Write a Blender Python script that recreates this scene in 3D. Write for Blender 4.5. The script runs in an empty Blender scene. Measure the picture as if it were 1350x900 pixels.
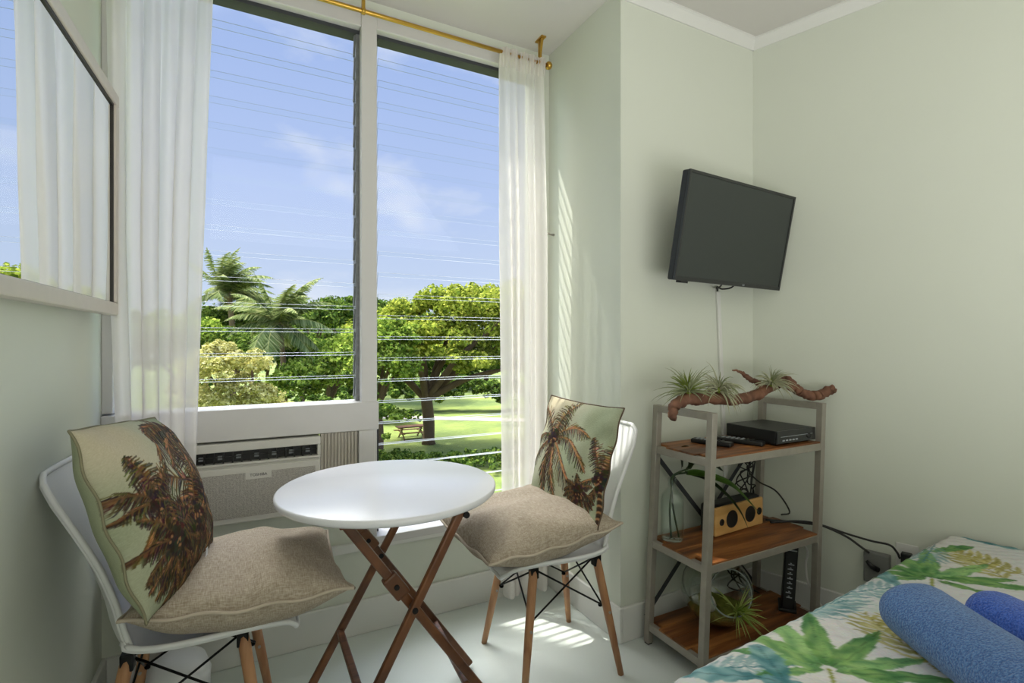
import bpy, bmesh, math, random
import numpy as np
from mathutils import Vector, Matrix, Quaternion

random.seed(7)
rng = np.random.default_rng(11)
PI = math.pi
sc = bpy.context.scene
COL = sc.collection

# ------------------------------------------------------------------ helpers
def lin(c):
    c = c / 255.0
    return c / 12.92 if c <= 0.04045 else ((c + 0.055) / 1.055) ** 2.4

def rgb(r, g, b):
    return (lin(r), lin(g), lin(b), 1.0)

def new_mat(name):
    m = bpy.data.materials.new(name)
    m.use_nodes = True
    nt = m.node_tree
    b = nt.nodes['Principled BSDF']
    return m, nt, b

def mat(name, col, rough=0.5, metal=0.0, noise=0.0, scale=20.0, bump=0.0, bscale=200.0, spec=0.5, coat=0.0):
    m, nt, b = new_mat(name)
    b.inputs['Base Color'].default_value = col
    b.inputs['Roughness'].default_value = rough
    b.inputs['Metallic'].default_value = metal
    b.inputs['Specular IOR Level'].default_value = spec
    b.inputs['Coat Weight'].default_value = coat
    tc = nt.nodes.new('ShaderNodeTexCoord')
    if noise > 0:
        n = nt.nodes.new('ShaderNodeTexNoise')
        n.inputs['Scale'].default_value = scale
        n.inputs['Detail'].default_value = 5
        nt.links.new(tc.outputs['Object'], n.inputs['Vector'])
        mx = nt.nodes.new('ShaderNodeMix'); mx.data_type = 'RGBA'
        mx.inputs[6].default_value = tuple(c * (1 - noise) for c in col[:3]) + (1,)
        mx.inputs[7].default_value = tuple(min(1, c * (1 + noise)) for c in col[:3]) + (1,)
        nt.links.new(n.outputs['Fac'], mx.inputs[0])
        nt.links.new(mx.outputs[2], b.inputs['Base Color'])
    if bump > 0:
        n2 = nt.nodes.new('ShaderNodeTexNoise')
        n2.inputs['Scale'].default_value = bscale
        n2.inputs['Detail'].default_value = 3
        nt.links.new(tc.outputs['Object'], n2.inputs['Vector'])
        bp = nt.nodes.new('ShaderNodeBump')
        bp.inputs['Strength'].default_value = bump
        bp.inputs['Distance'].default_value = 0.002
        nt.links.new(n2.outputs['Fac'], bp.inputs['Height'])
        nt.links.new(bp.outputs['Normal'], b.inputs['Normal'])
    return m

def wood_mat(name, c1, c2, scale=(2, 30, 30), rough=0.45, c3=None):
    m, nt, b = new_mat(name)
    tc = nt.nodes.new('ShaderNodeTexCoord')
    mp = nt.nodes.new('ShaderNodeMapping')
    mp.inputs['Scale'].default_value = scale
    nt.links.new(tc.outputs['Object'], mp.inputs['Vector'])
    n = nt.nodes.new('ShaderNodeTexNoise')
    n.inputs['Scale'].default_value = 1.0; n.inputs['Detail'].default_value = 6
    n.inputs['Distortion'].default_value = 0.6
    nt.links.new(mp.outputs['Vector'], n.inputs['Vector'])
    cr = nt.nodes.new('ShaderNodeValToRGB')
    cr.color_ramp.elements[0].position = 0.32; cr.color_ramp.elements[0].color = c1
    cr.color_ramp.elements[1].position = 0.68; cr.color_ramp.elements[1].color = c2
    if c3:
        e = cr.color_ramp.elements.new(0.5); e.color = c3
    nt.links.new(n.outputs['Fac'], cr.inputs['Fac'])
    nt.links.new(cr.outputs['Color'], b.inputs['Base Color'])
    b.inputs['Roughness'].default_value = rough
    bp = nt.nodes.new('ShaderNodeBump'); bp.inputs['Strength'].default_value = 0.15; bp.inputs['Distance'].default_value = 0.002
    nt.links.new(n.outputs['Fac'], bp.inputs['Height'])
    nt.links.new(bp.outputs['Normal'], b.inputs['Normal'])
    return m

def attr_mat(name, rough=0.85, bump=0.3, bscale=400.0, sheen=0.0, weave=0.0):
    m, nt, b = new_mat(name)
    a = nt.nodes.new('ShaderNodeAttribute'); a.attribute_name = 'print'
    b.inputs['Roughness'].default_value = rough
    b.inputs['Specular IOR Level'].default_value = 0.2
    b.inputs['Sheen Weight'].default_value = sheen
    nt.links.new(a.outputs['Color'], b.inputs['Base Color'])
    tc = nt.nodes.new('ShaderNodeTexCoord')
    n2 = nt.nodes.new('ShaderNodeTexNoise')
    n2.inputs['Scale'].default_value = bscale; n2.inputs['Detail'].default_value = 3
    nt.links.new(tc.outputs['Object'], n2.inputs['Vector'])
    bp = nt.nodes.new('ShaderNodeBump'); bp.inputs['Strength'].default_value = bump; bp.inputs['Distance'].default_value = 0.003
    nt.links.new(n2.outputs['Fac'], bp.inputs['Height'])
    nt.links.new(bp.outputs['Normal'], b.inputs['Normal'])
    return m

def arch_glass(name, tint=(1, 1, 1, 1), ior=1.45, rough=0.0, gl=1.0, power=5.0):
    """thin clear glass: see-through pane with Fresnel reflections"""
    m = bpy.data.materials.new(name); m.use_nodes = True
    nt = m.node_tree; nt.nodes.clear()
    out = nt.nodes.new('ShaderNodeOutputMaterial')
    tr = nt.nodes.new('ShaderNodeBsdfTransparent'); tr.inputs['Color'].default_value = tint
    g = nt.nodes.new('ShaderNodeBsdfGlossy'); g.inputs['Roughness'].default_value = rough
    g.inputs['Color'].default_value = (gl, gl, gl, 1)
    f0 = ((ior - 1) / (ior + 1)) ** 2
    lw = nt.nodes.new('ShaderNodeLayerWeight'); lw.inputs['Blend'].default_value = 0.5
    pw = nt.nodes.new('ShaderNodeMath'); pw.operation = 'POWER'; pw.inputs[1].default_value = power
    ma = nt.nodes.new('ShaderNodeMath'); ma.operation = 'MULTIPLY_ADD'; ma.inputs[1].default_value = 1 - f0; ma.inputs[2].default_value = f0
    nt.links.new(lw.outputs['Facing'], pw.inputs[0]); nt.links.new(pw.outputs[0], ma.inputs[0])
    mx = nt.nodes.new('ShaderNodeMixShader')
    nt.links.new(ma.outputs[0], mx.inputs['Fac'])
    nt.links.new(tr.outputs['BSDF'], mx.inputs[1]); nt.links.new(g.outputs['BSDF'], mx.inputs[2])
    nt.links.new(mx.outputs['Shader'], out.inputs['Surface'])
    return m

def sheer_mat(name, col, alpha=0.2, transl=0.5):
    m = bpy.data.materials.new(name); m.use_nodes = True
    nt = m.node_tree; nt.nodes.clear()
    out = nt.nodes.new('ShaderNodeOutputMaterial')
    d = nt.nodes.new('ShaderNodeBsdfDiffuse'); d.inputs['Color'].default_value = col
    t = nt.nodes.new('ShaderNodeBsdfTranslucent'); t.inputs['Color'].default_value = col
    tp = nt.nodes.new('ShaderNodeBsdfTransparent')
    m1 = nt.nodes.new('ShaderNodeMixShader'); m1.inputs['Fac'].default_value = transl
    m2 = nt.nodes.new('ShaderNodeMixShader'); m2.inputs['Fac'].default_value = alpha
    tc = nt.nodes.new('ShaderNodeTexCoord')
    n = nt.nodes.new('ShaderNodeTexNoise'); n.inputs['Scale'].default_value = 300
    nt.links.new(tc.outputs['Object'], n.inputs['Vector'])
    bp = nt.nodes.new('ShaderNodeBump'); bp.inputs['Strength'].default_value = 0.1; bp.inputs['Distance'].default_value = 0.001
    nt.links.new(n.outputs['Fac'], bp.inputs['Height'])
    nt.links.new(bp.outputs['Normal'], d.inputs['Normal'])
    nt.links.new(d.outputs['BSDF'], m1.inputs[1]); nt.links.new(t.outputs['BSDF'], m1.inputs[2])
    nt.links.new(m1.outputs['Shader'], m2.inputs[1]); nt.links.new(tp.outputs['BSDF'], m2.inputs[2])
    nt.links.new(m2.outputs['Shader'], out.inputs['Surface'])
    return m

class MB:
    """collects shapes into one bmesh"""
    def __init__(self):
        self.bm = bmesh.new()
    def box(self, lo, hi, M=None, mi=0):
        x0, y0, z0 = lo; x1, y1, z1 = hi
        pts = [(x0, y0, z0), (x1, y0, z0), (x1, y1, z0), (x0, y1, z0), (x0, y0, z1), (x1, y0, z1), (x1, y1, z1), (x0, y1, z1)]
        vs = [self.bm.verts.new(M @ Vector(p) if M else p) for p in pts]
        for f in [(0, 3, 2, 1), (4, 5, 6, 7), (0, 1, 5, 4), (1, 2, 6, 5), (2, 3, 7, 6), (3, 0, 4, 7)]:
            fc = self.bm.faces.new([vs[i] for i in f]); fc.material_index = mi
        return self
    def bar(self, a, b, w, h, up=(0, 0, 1), mi=0):
        """rectangular bar from a to b, w across, h along 'up'"""
        a = Vector(a); b = Vector(b); d = b - a; L = d.length; d.normalize()
        u = Vector(up); s = d.cross(u)
        if s.length < 1e-5: s = d.cross(Vector((1, 0, 0)))
        s.normalize(); u = s.cross(d).normalized()
        M = Matrix(((d.x, s.x, u.x, a.x), (d.y, s.y, u.y, a.y), (d.z, s.z, u.z, a.z), (0, 0, 0, 1)))
        return self.box((0, -w / 2, -h / 2), (L, w / 2, h / 2), M, mi)
    def tube(self, pts, r, seg=10, caps=True, mi=0):
        pts = [Vector(p) for p in pts]
        rs = r if isinstance(r, (list, tuple)) else [r] * len(pts)
        rings = []
        d0 = (pts[1] - pts[0]).normalized()
        n = d0.orthogonal().normalized()
        for i, p in enumerate(pts):
            if i == 0: d = pts[1] - pts[0]
            elif i == len(pts) - 1: d = pts[-1] - pts[-2]
            else: d = pts[i + 1] - pts[i - 1]
            d.normalize()
            n = (n - d * n.dot(d))
            if n.length < 1e-6: n = d.orthogonal()
            n.normalize(); b = d.cross(n)
            rings.append([self.bm.verts.new(p + (n * math.cos(2 * PI * k / seg) + b * math.sin(2 * PI * k / seg)) * rs[i]) for k in range(seg)])
        for i in range(len(rings) - 1):
            for k in range(seg):
                f = self.bm.faces.new([rings[i][k], rings[i][(k + 1) % seg], rings[i + 1][(k + 1) % seg], rings[i + 1][k]])
                f.material_index = mi; f.smooth = True
        if caps:
            self.bm.faces.new(list(reversed(rings[0]))).material_index = mi
            self.bm.faces.new(rings[-1]).material_index = mi
        return self
    def lathe(self, prof, c=(0, 0, 0), seg=40, M=None, mi=0, closed=True):
        """prof: list of (radius, z)"""
        rings = []
        for r, z in prof:
            if r < 1e-6:
                p = Vector((c[0], c[1], c[2] + z)); rings.append([self.bm.verts.new(M @ p if M else p)])
            else:
                ring = []
                for k in range(seg):
                    p = Vector((c[0] + r * math.cos(2 * PI * k / seg), c[1] + r * math.sin(2 * PI * k / seg), c[2] + z))
                    ring.append(self.bm.verts.new(M @ p if M else p))
                rings.append(ring)
        for a, b in zip(rings[:-1], rings[1:]):
            for k in range(seg):
                k2 = (k + 1) % seg
                if len(a) == 1 and len(b) == 1: continue
                if len(a) == 1: vs = [a[0], b[k2], b[k]]
                elif len(b) == 1: vs = [a[k], a[k2], b[0]]
                else: vs = [a[k], a[k2], b[k2], b[k]]
                f = self.bm.faces.new(vs); f.smooth = True; f.material_index = mi
        return self
    def grid(self, P, mi=0, smooth=True, wrap=False):
        """P: 2D list of points"""
        V = [[self.bm.verts.new(p) for p in row] for row in P]
        for i in range(len(V) - 1):
            n = len(V[0])
            for j in range(n if wrap else n - 1):
                f = self.bm.faces.new([V[i][j], V[i][(j + 1) % n], V[i + 1][(j + 1) % n], V[i + 1][j]])
                f.smooth = smooth; f.material_index = mi
        return V

def children(o): return [c for c in o.children]

def link(name, mb, mats, parent=None, origin=None, smooth=False, bevel=0.0, mods=None, bseg=2):
    """one mesh object; geometry given in world space when there's no rotated parent"""
    bm = mb.bm if isinstance(mb, MB) else mb
    me = bpy.data.meshes.new(name)
    bmesh.ops.recalc_face_normals(bm, faces=bm.faces[:])
    off = Vector((0, 0, 0))
    if parent is not None:
        off = Vector(parent.get('_org', (0, 0, 0)))
    elif origin is not None:
        off = Vector(origin)
    if off.length > 0:
        bmesh.ops.translate(bm, verts=bm.verts[:], vec=-off)
    if smooth:
        for f in bm.faces: f.smooth = True
    bm.to_mesh(me); bm.free()
    for m in (mats if isinstance(mats, (list, tuple)) else [mats]):
        me.materials.append(m)
    o = bpy.data.objects.new(name, me)
    COL.objects.link(o)
    if parent is not None:
        o.parent = parent
        o['_org'] = tuple(off)
    elif origin is not None:
        o.location = origin
        o['_org'] = tuple(origin)
    if bevel > 0:
        b = o.modifiers.new('Bevel', 'BEVEL'); b.width = bevel; b.segments = bseg; b.limit_method = 'ANGLE'; b.angle_limit = math.radians(40)
        b.harden_normals = False
    return o

def empty(name, loc, rz=0.0):
    o = bpy.data.objects.new(name, None)
    o.empty_display_size = 0.1
    COL.objects.link(o)
    o.location = loc; o.rotation_euler = (0, 0, rz)
    o['_org'] = tuple(loc) if rz == 0 else (0, 0, 0)
    return o

def tag(o, label, cat=None, group=None, kind=None):
    if label: o['label'] = label
    if cat: o['category'] = cat
    if group: o['group'] = group
    if kind: o['kind'] = kind
    return o

def thing(name, label, cat, loc=(0, 0, 0), rz=0.0, group=None, local=False):
    o = empty(name, loc, rz)
    if local: o['_org'] = (0, 0, 0)
    return tag(o, label, cat, group)

def struct(o):
    o['kind'] = 'structure'; return o

def np_mesh(name, V, Fc, mats, parent=None, origin=(0, 0, 0), smooth=True, colors=None, mi=None):
    """mesh from numpy arrays of quads"""
    V = np.asarray(V, dtype=np.float32)
    off = np.array(parent.get('_org', (0, 0, 0)) if parent is not None else origin, dtype=np.float32)
    V = V - off
    me = bpy.data.meshes.new(name)
    me.vertices.add(len(V)); me.vertices.foreach_set('co', V.ravel())
    k = Fc.shape[1]
    me.loops.add(Fc.size); me.loops.foreach_set('vertex_index', Fc.ravel().astype(np.int32))
    me.polygons.add(len(Fc)); me.polygons.foreach_set('loop_start', np.arange(0, Fc.size, k, dtype=np.int32))
    me.polygons.foreach_set('use_smooth', np.full(len(Fc), smooth))
    if mi is not None: me.polygons.foreach_set('material_index', mi.astype(np.int32))
    me.update(calc_edges=True)
    if colors is not None:
        ca = me.color_attributes.new('print', 'FLOAT_COLOR', 'POINT')
        c4 = np.ones((len(V), 4), dtype=np.float32); c4[:, :3] = colors
        ca.data.foreach_set('color', c4.ravel())
    for m in (mats if isinstance(mats, (list, tuple)) else [mats]): me.materials.append(m)
    o = bpy.data.objects.new(name, me); COL.objects.link(o)
    if parent is not None:
        o.parent = parent; o['_org'] = tuple(float(x) for x in off)
    else:
        o.location = [float(x) for x in origin]; o['_org'] = tuple(float(x) for x in origin)
    return o

def text_mesh(name, body, size, mat_, M, parent, depth=0.0004):
    cu = bpy.data.curves.new(name, 'FONT'); cu.body = body; cu.size = size; cu.extrude = depth
    cu.align_x = 'CENTER'; cu.align_y = 'CENTER'
    t = bpy.data.objects.new(name + '_curve', cu); COL.objects.link(t)
    bpy.context.view_layer.update()
    dg = bpy.context.evaluated_depsgraph_get()
    me = bpy.data.meshes.new_from_object(t.evaluated_get(dg))
    bpy.data.objects.remove(t); bpy.data.curves.remove(cu)
    me.transform(M)
    off = Vector(parent.get('_org', (0, 0, 0)))
    me.transform(Matrix.Translation(-off))
    me.materials.clear(); me.materials.append(mat_)
    me.name = name
    o = bpy.data.objects.new(name, me); COL.objects.link(o); o.parent = parent
    return o

def copy_tree(o, parent=None):
    c = o.copy(); COL.objects.link(c)
    if parent is not None: c.parent = parent
    for ch in list(o.children): copy_tree(ch, c)
    return c

def smoothpath(pts, n=8):
    """Catmull-Rom through pts"""
    pts = [Vector(p) for p in pts]
    P = [pts[0] * 2 - pts[1]] + pts + [pts[-1] * 2 - pts[-2]]
    out = []
    for i in range(1, len(P) - 2):
        for k in range(n):
            t = k / n
            a, b, c, d = P[i - 1], P[i], P[i + 1], P[i + 2]
            out.append(0.5 * ((2 * b) + (c - a) * t + (2 * a - 5 * b + 4 * c - d) * t * t + (3 * b - a - 3 * c + d) * t ** 3))
    out.append(pts[-1])
    return out

def lerp(a, b, t): return a + (b - a) * t
def interp(xs, ys, t): return float(np.interp(t, xs, ys))

# ------------------------------------------------------------------ materials
M_wall = mat('wall_paint', rgb(214, 218, 206), 0.75, noise=0.02, scale=3, bump=0.08, bscale=90)
M_ceil = mat('ceiling_paint', rgb(208, 205, 200), 0.9, noise=0.02, scale=2, bump=0.1, bscale=60)
M_floor = mat('floor_paint', rgb(214, 221, 217), 0.28, noise=0.03, scale=6, bump=0.05, bscale=30)
M_white = mat('white_trim_paint', rgb(222, 222, 218), 0.45, noise=0.02, scale=10)
M_frame = mat('window_frame_white', rgb(212, 210, 209), 0.45, noise=0.03, scale=14)
M_alu = mat('louver_clip_grey', rgb(120, 122, 124), 0.5, metal=0.3, noise=0.35, scale=60)
M_dark = mat('dark_gap', rgb(60, 62, 66), 0.7)
M_glass = arch_glass('louver_glass', (0.985, 0.992, 0.99, 1), 1.12)
M_gedge = mat('glass_cut_edge', rgb(150, 156, 158), 0.6)
M_sheer = sheer_mat('sheer_curtain', rgb(242, 238, 235), 0.17, 0.48)
M_brass = mat('brass', rgb(200, 160, 75), 0.3, metal=0.9, noise=0.1, scale=30)
M_plastic_w = mat('white_shell_plastic', rgb(228, 229, 230), 0.32, noise=0.01, scale=5)
M_table = mat('white_laminate', rgb(226, 227, 232), 0.25, noise=0.01, scale=5)
M_beech = wood_mat('beech_wood', rgb(150, 100, 66), rgb(192, 145, 104), (30, 30, 4), 0.5)
M_walnut = wood_mat('walnut_brown_wood', rgb(70, 40, 24), rgb(122, 76, 44), (8, 40, 8), 0.35)
M_black = mat('black_metal', rgb(28, 28, 30), 0.4, metal=0.6)
M_bplast = mat('black_plastic', rgb(26, 27, 28), 0.4, noise=0.1, scale=50)
M_screen = mat('dark_screen', rgb(52, 57, 55), 0.3, spec=0.4)
M_bezel = mat('tv_bezel', rgb(40, 42, 42), 0.3, noise=0.05)
M_grey_marks = mat('grey_print', rgb(165, 170, 175), 0.5)
M_steel = mat('brushed_grey_metal', rgb(158, 152, 142), 0.42, metal=0.3, noise=0.2, scale=25)
M_mirror = mat('mirror_silver', (0.9, 0.92, 0.92, 1), 0.01, metal=1.0)
M_mframe = mat('silver_mirror_frame', rgb(206, 198, 190), 0.4, metal=0.15, noise=0.06, scale=30)
M_mdark = mat('mirror_frame_lip', rgb(38, 34, 32), 0.5)
M_shelfwood = wood_mat('reclaimed_shelf_wood', rgb(72, 40, 20), rgb(176, 116, 62), (2.2, 22, 10), 0.45, rgb(124, 74, 36))
M_drift = wood_mat('driftwood', rgb(82, 52, 38), rgb(140, 98, 76), (14, 14, 14), 0.8)
M_airplant = mat('air_plant_leaf', rgb(140, 148, 110), 0.6, noise=0.3, scale=30)
M_airplant2 = mat('air_plant_pale_leaf', rgb(172, 172, 142), 0.7, noise=0.25, scale=30)
M_airbase = mat('air_plant_core', rgb(120, 135, 50), 0.6, noise=0.2, scale=40)
M_bamboo = wood_mat('bamboo_ply', rgb(196, 148, 84), rgb(214, 170, 108), (4, 30, 30), 0.45)
M_moss = mat('moss', rgb(112, 118, 42), 0.9, noise=0.45, scale=60, bump=0.9, bscale=120)
M_gvase = arch_glass('clear_vessel_glass', (0.93, 0.96, 0.95, 1), 1.5)
M_gbowl = arch_glass('bowl_glass', (0.92, 0.95, 0.93, 1), 1.5, power=2.4)
M_cable = mat('black_cable', rgb(30, 29, 29), 0.5)
M_wcable = mat('white_cable', rgb(215, 213, 208), 0.45)
M_linen = None

def linen_mat():
    m, nt, b = new_mat('oatmeal_linen')
    tc = nt.nodes.new('ShaderNodeTexCoord')
    mp1 = nt.nodes.new('ShaderNodeMapping'); mp1.inputs['Scale'].default_value = (70, 800, 70)
    mp2 = nt.nodes.new('ShaderNodeMapping'); mp2.inputs['Scale'].default_value = (800, 70, 70)
    n1 = nt.nodes.new('ShaderNodeTexNoise'); n1.inputs['Scale'].default_value = 1.0; n1.inputs['Detail'].default_value = 2
    n2 = nt.nodes.new('ShaderNodeTexNoise'); n2.inputs['Scale'].default_value = 1.0; n2.inputs['Detail'].default_value = 2
    for mp, n in ((mp1, n1), (mp2, n2)):
        nt.links.new(tc.outputs['Object'], mp.inputs['Vector']); nt.links.new(mp.outputs['Vector'], n.inputs['Vector'])
    ad = nt.nodes.new('ShaderNodeMath'); ad.operation = 'ADD'
    nt.links.new(n1.outputs['Fac'], ad.inputs[0]); nt.links.new(n2.outputs['Fac'], ad.inputs[1])
    cr = nt.nodes.new('ShaderNodeValToRGB')
    cr.color_ramp.elements[0].position = 0.36; cr.color_ramp.elements[0].color = rgb(150, 135, 118)
    cr.color_ramp.elements[1].position = 0.64; cr.color_ramp.elements[1].color = rgb(196, 184, 168)
    hf = nt.nodes.new('ShaderNodeMath'); hf.operation = 'MULTIPLY'; hf.inputs[1].default_value = 0.5
    nt.links.new(ad.outputs[0], hf.inputs[0]); nt.links.new(hf.outputs[0], cr.inputs['Fac'])
    nt.links.new(cr.outputs['Color'], b.inputs['Base Color'])
    b.inputs['Roughness'].default_value = 0.9; b.inputs['Specular IOR Level'].default_value = 0.15
    bp = nt.nodes.new('ShaderNodeBump'); bp.inputs['Strength'].default_value = 0.35; bp.inputs['Distance'].default_value = 0.002
    nt.links.new(hf.outputs[0], bp.inputs['Height']); nt.links.new(bp.outputs['Normal'], b.inputs['Normal'])
    return m
M_linen = linen_mat()
M_seam = mat('linen_seam', rgb(190, 177, 160), 0.9, noise=0.08, scale=80)

def terry_mat(name, c1, c2):
    m, nt, b = new_mat(name)
    tc = nt.nodes.new('ShaderNodeTexCoord')
    n = nt.nodes.new('ShaderNodeTexNoise'); n.inputs['Scale'].default_value = 260; n.inputs['Detail'].default_value = 3
    nt.links.new(tc.outputs['Object'], n.inputs['Vector'])
    cr = nt.nodes.new('ShaderNodeValToRGB')
    cr.color_ramp.elements[0].position = 0.35; cr.color_ramp.elements[0].color = c1
    cr.color_ramp.elements[1].position = 0.65; cr.color_ramp.elements[1].color = c2
    nt.links.new(n.outputs['Fac'], cr.inputs['Fac']); nt.links.new(cr.outputs['Color'], b.inputs['Base Color'])
    b.inputs['Roughness'].default_value = 1.0; b.inputs['Specular IOR Level'].default_value = 0.05
    b.inputs['Sheen Weight'].default_value = 0.3
    bp = nt.nodes.new('ShaderNodeBump'); bp.inputs['Strength'].default_value = 0.9; bp.inputs['Distance'].default_value = 0.006
    nt.links.new(n.outputs['Fac'], bp.inputs['Height']); nt.links.new(bp.outputs['Normal'], b.inputs['Normal'])
    return m

# ------------------------------------------------------------------ camera
CAMZ = 1.18
cam_d = bpy.data.cameras.new('camera')
cam = bpy.data.objects.new('camera', cam_d); COL.objects.link(cam)
cam_d.sensor_width = 36.0
cam_d.lens = 668.0 / 1350.0 * 36.0
cam_d.clip_start = 0.02; cam_d.clip_end = 600
cam.location = (0, 0, CAMZ)
cam.rotation_euler = (PI / 2, 0, -math.atan2(0.461, 0.887))
sc.camera = cam

# ------------------------------------------------------------------ the room
XL = -0.43      # left wall
YW = 2.105      # window wall
XB = 1.297      # bay return wall
YT = 1.57       # wall behind the shelf
XC = 2.075      # far right corner
SPL = 0.326     # splay of the right wall (dx per -dy)
YR = -2.7       # rear wall
CZ = 2.57
def rw(y): return XC + (YT - y) * SPL

def room():
    m = MB()
    pts = [(XL - .15, YR - .15), (rw(YR) + .4, YR - .15), (XC + .25, YT + .12), (XB + .1, YT + .12), (XB + .1, YW + .15), (XL - .15, YW + .15)]
    lo = [m.bm.verts.new((x, y, -0.12)) for x, y in pts]; hi = [m.bm.verts.new((x, y, 0)) for x, y in pts]
    m.bm.faces.new(lo); m.bm.faces.new(hi)
    for i in range(6): m.bm.faces.new([lo[i], lo[(i + 1) % 6], hi[(i + 1) % 6], hi[i]])
    struct(link('floor', m, M_floor))
    m = MB()
    lo = [m.bm.verts.new((x, y, CZ)) for x, y in pts]; hi = [m.bm.verts.new((x, y, CZ + .15)) for x, y in pts]
    m.bm.faces.new(lo); m.bm.faces.new(hi)
    for i in range(6): m.bm.faces.new([lo[i], lo[(i + 1) % 6], hi[(i + 1) % 6], hi[i]])
    struct(link('ceiling', m, M_ceil))
    struct(link('wall_left', MB().box((XL - .15, YR - .15, 0), (XL, YW + .15, CZ)), M_wall))
    # window wall: low wall under the glass, jambs, head
    m = MB()
    m.box((XL, YW, 0), (XB + .1, YW + .18, 0.375))
    m.box((XL, YW, 0.375), (0.455, YW + .02, 0.53))
    m.box((XL, YW + .02, 0.375), (0.455, YW + .18, 0.5))
    m.box((1.262, YW, 0.375), (XB + .1, YW + .18, CZ))
    m.box((XL, YW, 2.535), (1.262, YW + .18, CZ))
    struct(link('wall_back', m, M_wall))
    # return wall of the window bay + wall behind the shelf
    struct(link('wall_bay', MB().box((XB, YT + .12, 0), (XB + .1, YW, CZ)), M_wall))
    struct(link('wall_corner', MB().box((XB, YT, 0), (XC + .2, YT + .12, CZ)), M_wall))
    m = MB()
    a = [(XC, YT), (rw(YR), YR), (rw(YR) + .15, YR), (XC + .15, YT)]
    lo = [m.bm.verts.new((x, y, 0)) for x, y in a]; hi = [m.bm.verts.new((x, y, CZ)) for x, y in a]
    m.bm.faces.new(lo); m.bm.faces.new(hi)
    for i in range(4): m.bm.faces.new([lo[i], lo[(i + 1) % 4], hi[(i + 1) % 4], hi[i]])
    struct(link('wall_right', m, M_wall))
    struct(link('wall_rear', MB().box((XL - .15, YR - .15, 0), (rw(YR) + .3, YR, CZ)), M_wall))
    # baseboards
    h = 0.137; t = 0.014
    def base(nm, mb): struct(link(nm, mb, M_white, bevel=0.004))
    base('baseboard_left', MB().box((XL, YR, 0), (XL + t, YW, h)))
    base('baseboard_back', MB().box((XL + t, YW - t, 0), (XB - t, YW, h)))
    base('baseboard_bay', MB().box((XB - t, YT - t, 0), (XB, YW, h)))
    base('baseboard_corner', MB().box((XB, YT - t, 0), (XC, YT, h)))
    m = MB(); d = Vector((SPL, -1, 0)).normalized(); nrm = Vector((-d.y, d.x, 0)) * -1
    if nrm.x > 0: nrm = -nrm
    A = Vector((XC, YT, 0)); B = Vector((rw(YR), YR, 0))
    m.bar(A + nrm * t / 2 + Vector((0, 0, h / 2)), B + nrm * t / 2 + Vector((0, 0, h / 2)), t, h)
    base('baseboard_right', m)
    # crown mouldings on shelf wall and right wall
    def crown(nm, a, b, n):
        m = MB(); a = Vector(a); b = Vector(b); n = Vector(n)
        prof = [(0, CZ - .045), (.006, CZ - .045), (.012, CZ - .036), (.028, CZ - .012), (.034, CZ - .008), (.034, CZ), (0, CZ)]
        ra = [m.bm.verts.new(a + n * o + Vector((0, 0, z))) for o, z in prof]
        rb = [m.bm.verts.new(b + n * o + Vector((0, 0, z))) for o, z in prof]
        for i in range(len(prof)):
            j = (i + 1) % len(prof); m.bm.faces.new([ra[i], ra[j], rb[j], rb[i]])
        m.bm.faces.new(ra); m.bm.faces.new(list(reversed(rb)))
        struct(link(nm, m, M_white))
    crown('trim_1', (XB + .02, YT, 0), (XC, YT, 0), (0, -1, 0))
    crown('trim_2', (XC, YT, 0), (rw(YR), YR, 0), nrm)
    # wooden ledge under the window
    struct(link('trim_3', MB().box((XL, YW - .016, .335), (XB, YW + .01, .372)), M_white, bevel=0.004))
room()

# ------------------------------------------------------------------ windows
def louvers(x0, x1, z0, z1, pitch, y):
    m = MB()
    n = int(round((z1 - z0) / pitch)); pitch = (z1 - z0) / n
    for i in range(n):
        zc = z0 + pitch * (i + .5)
        hh = pitch * .5 + .006
        tl = .0155
        a = Vector((x0, y + tl, zc - hh)); b = Vector((x0, y - tl, zc + hh))
        d = (b - a).normalized(); nn = Vector((0, d.z, -d.y)) * .0034
        L = [a - nn, a + nn, b + nn, b - nn]
        v0 = [m.bm.verts.new(p) for p in L]; v1 = [m.bm.verts.new(p + Vector((x1 - x0, 0, 0))) for p in L]
        for k, mi in ((0, 1), (1, 0), (2, 1), (3, 0)):
            k2 = (k + 1) % 4
            f = m.bm.faces.new([v0[k], v0[k2], v1[k2], v1[k]]); f.material_index = mi
        m.bm.faces.new(v0).material_index = 1; m.bm.faces.new(list(reversed(v1))).material_index = 1
    return m, n, pitch

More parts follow.
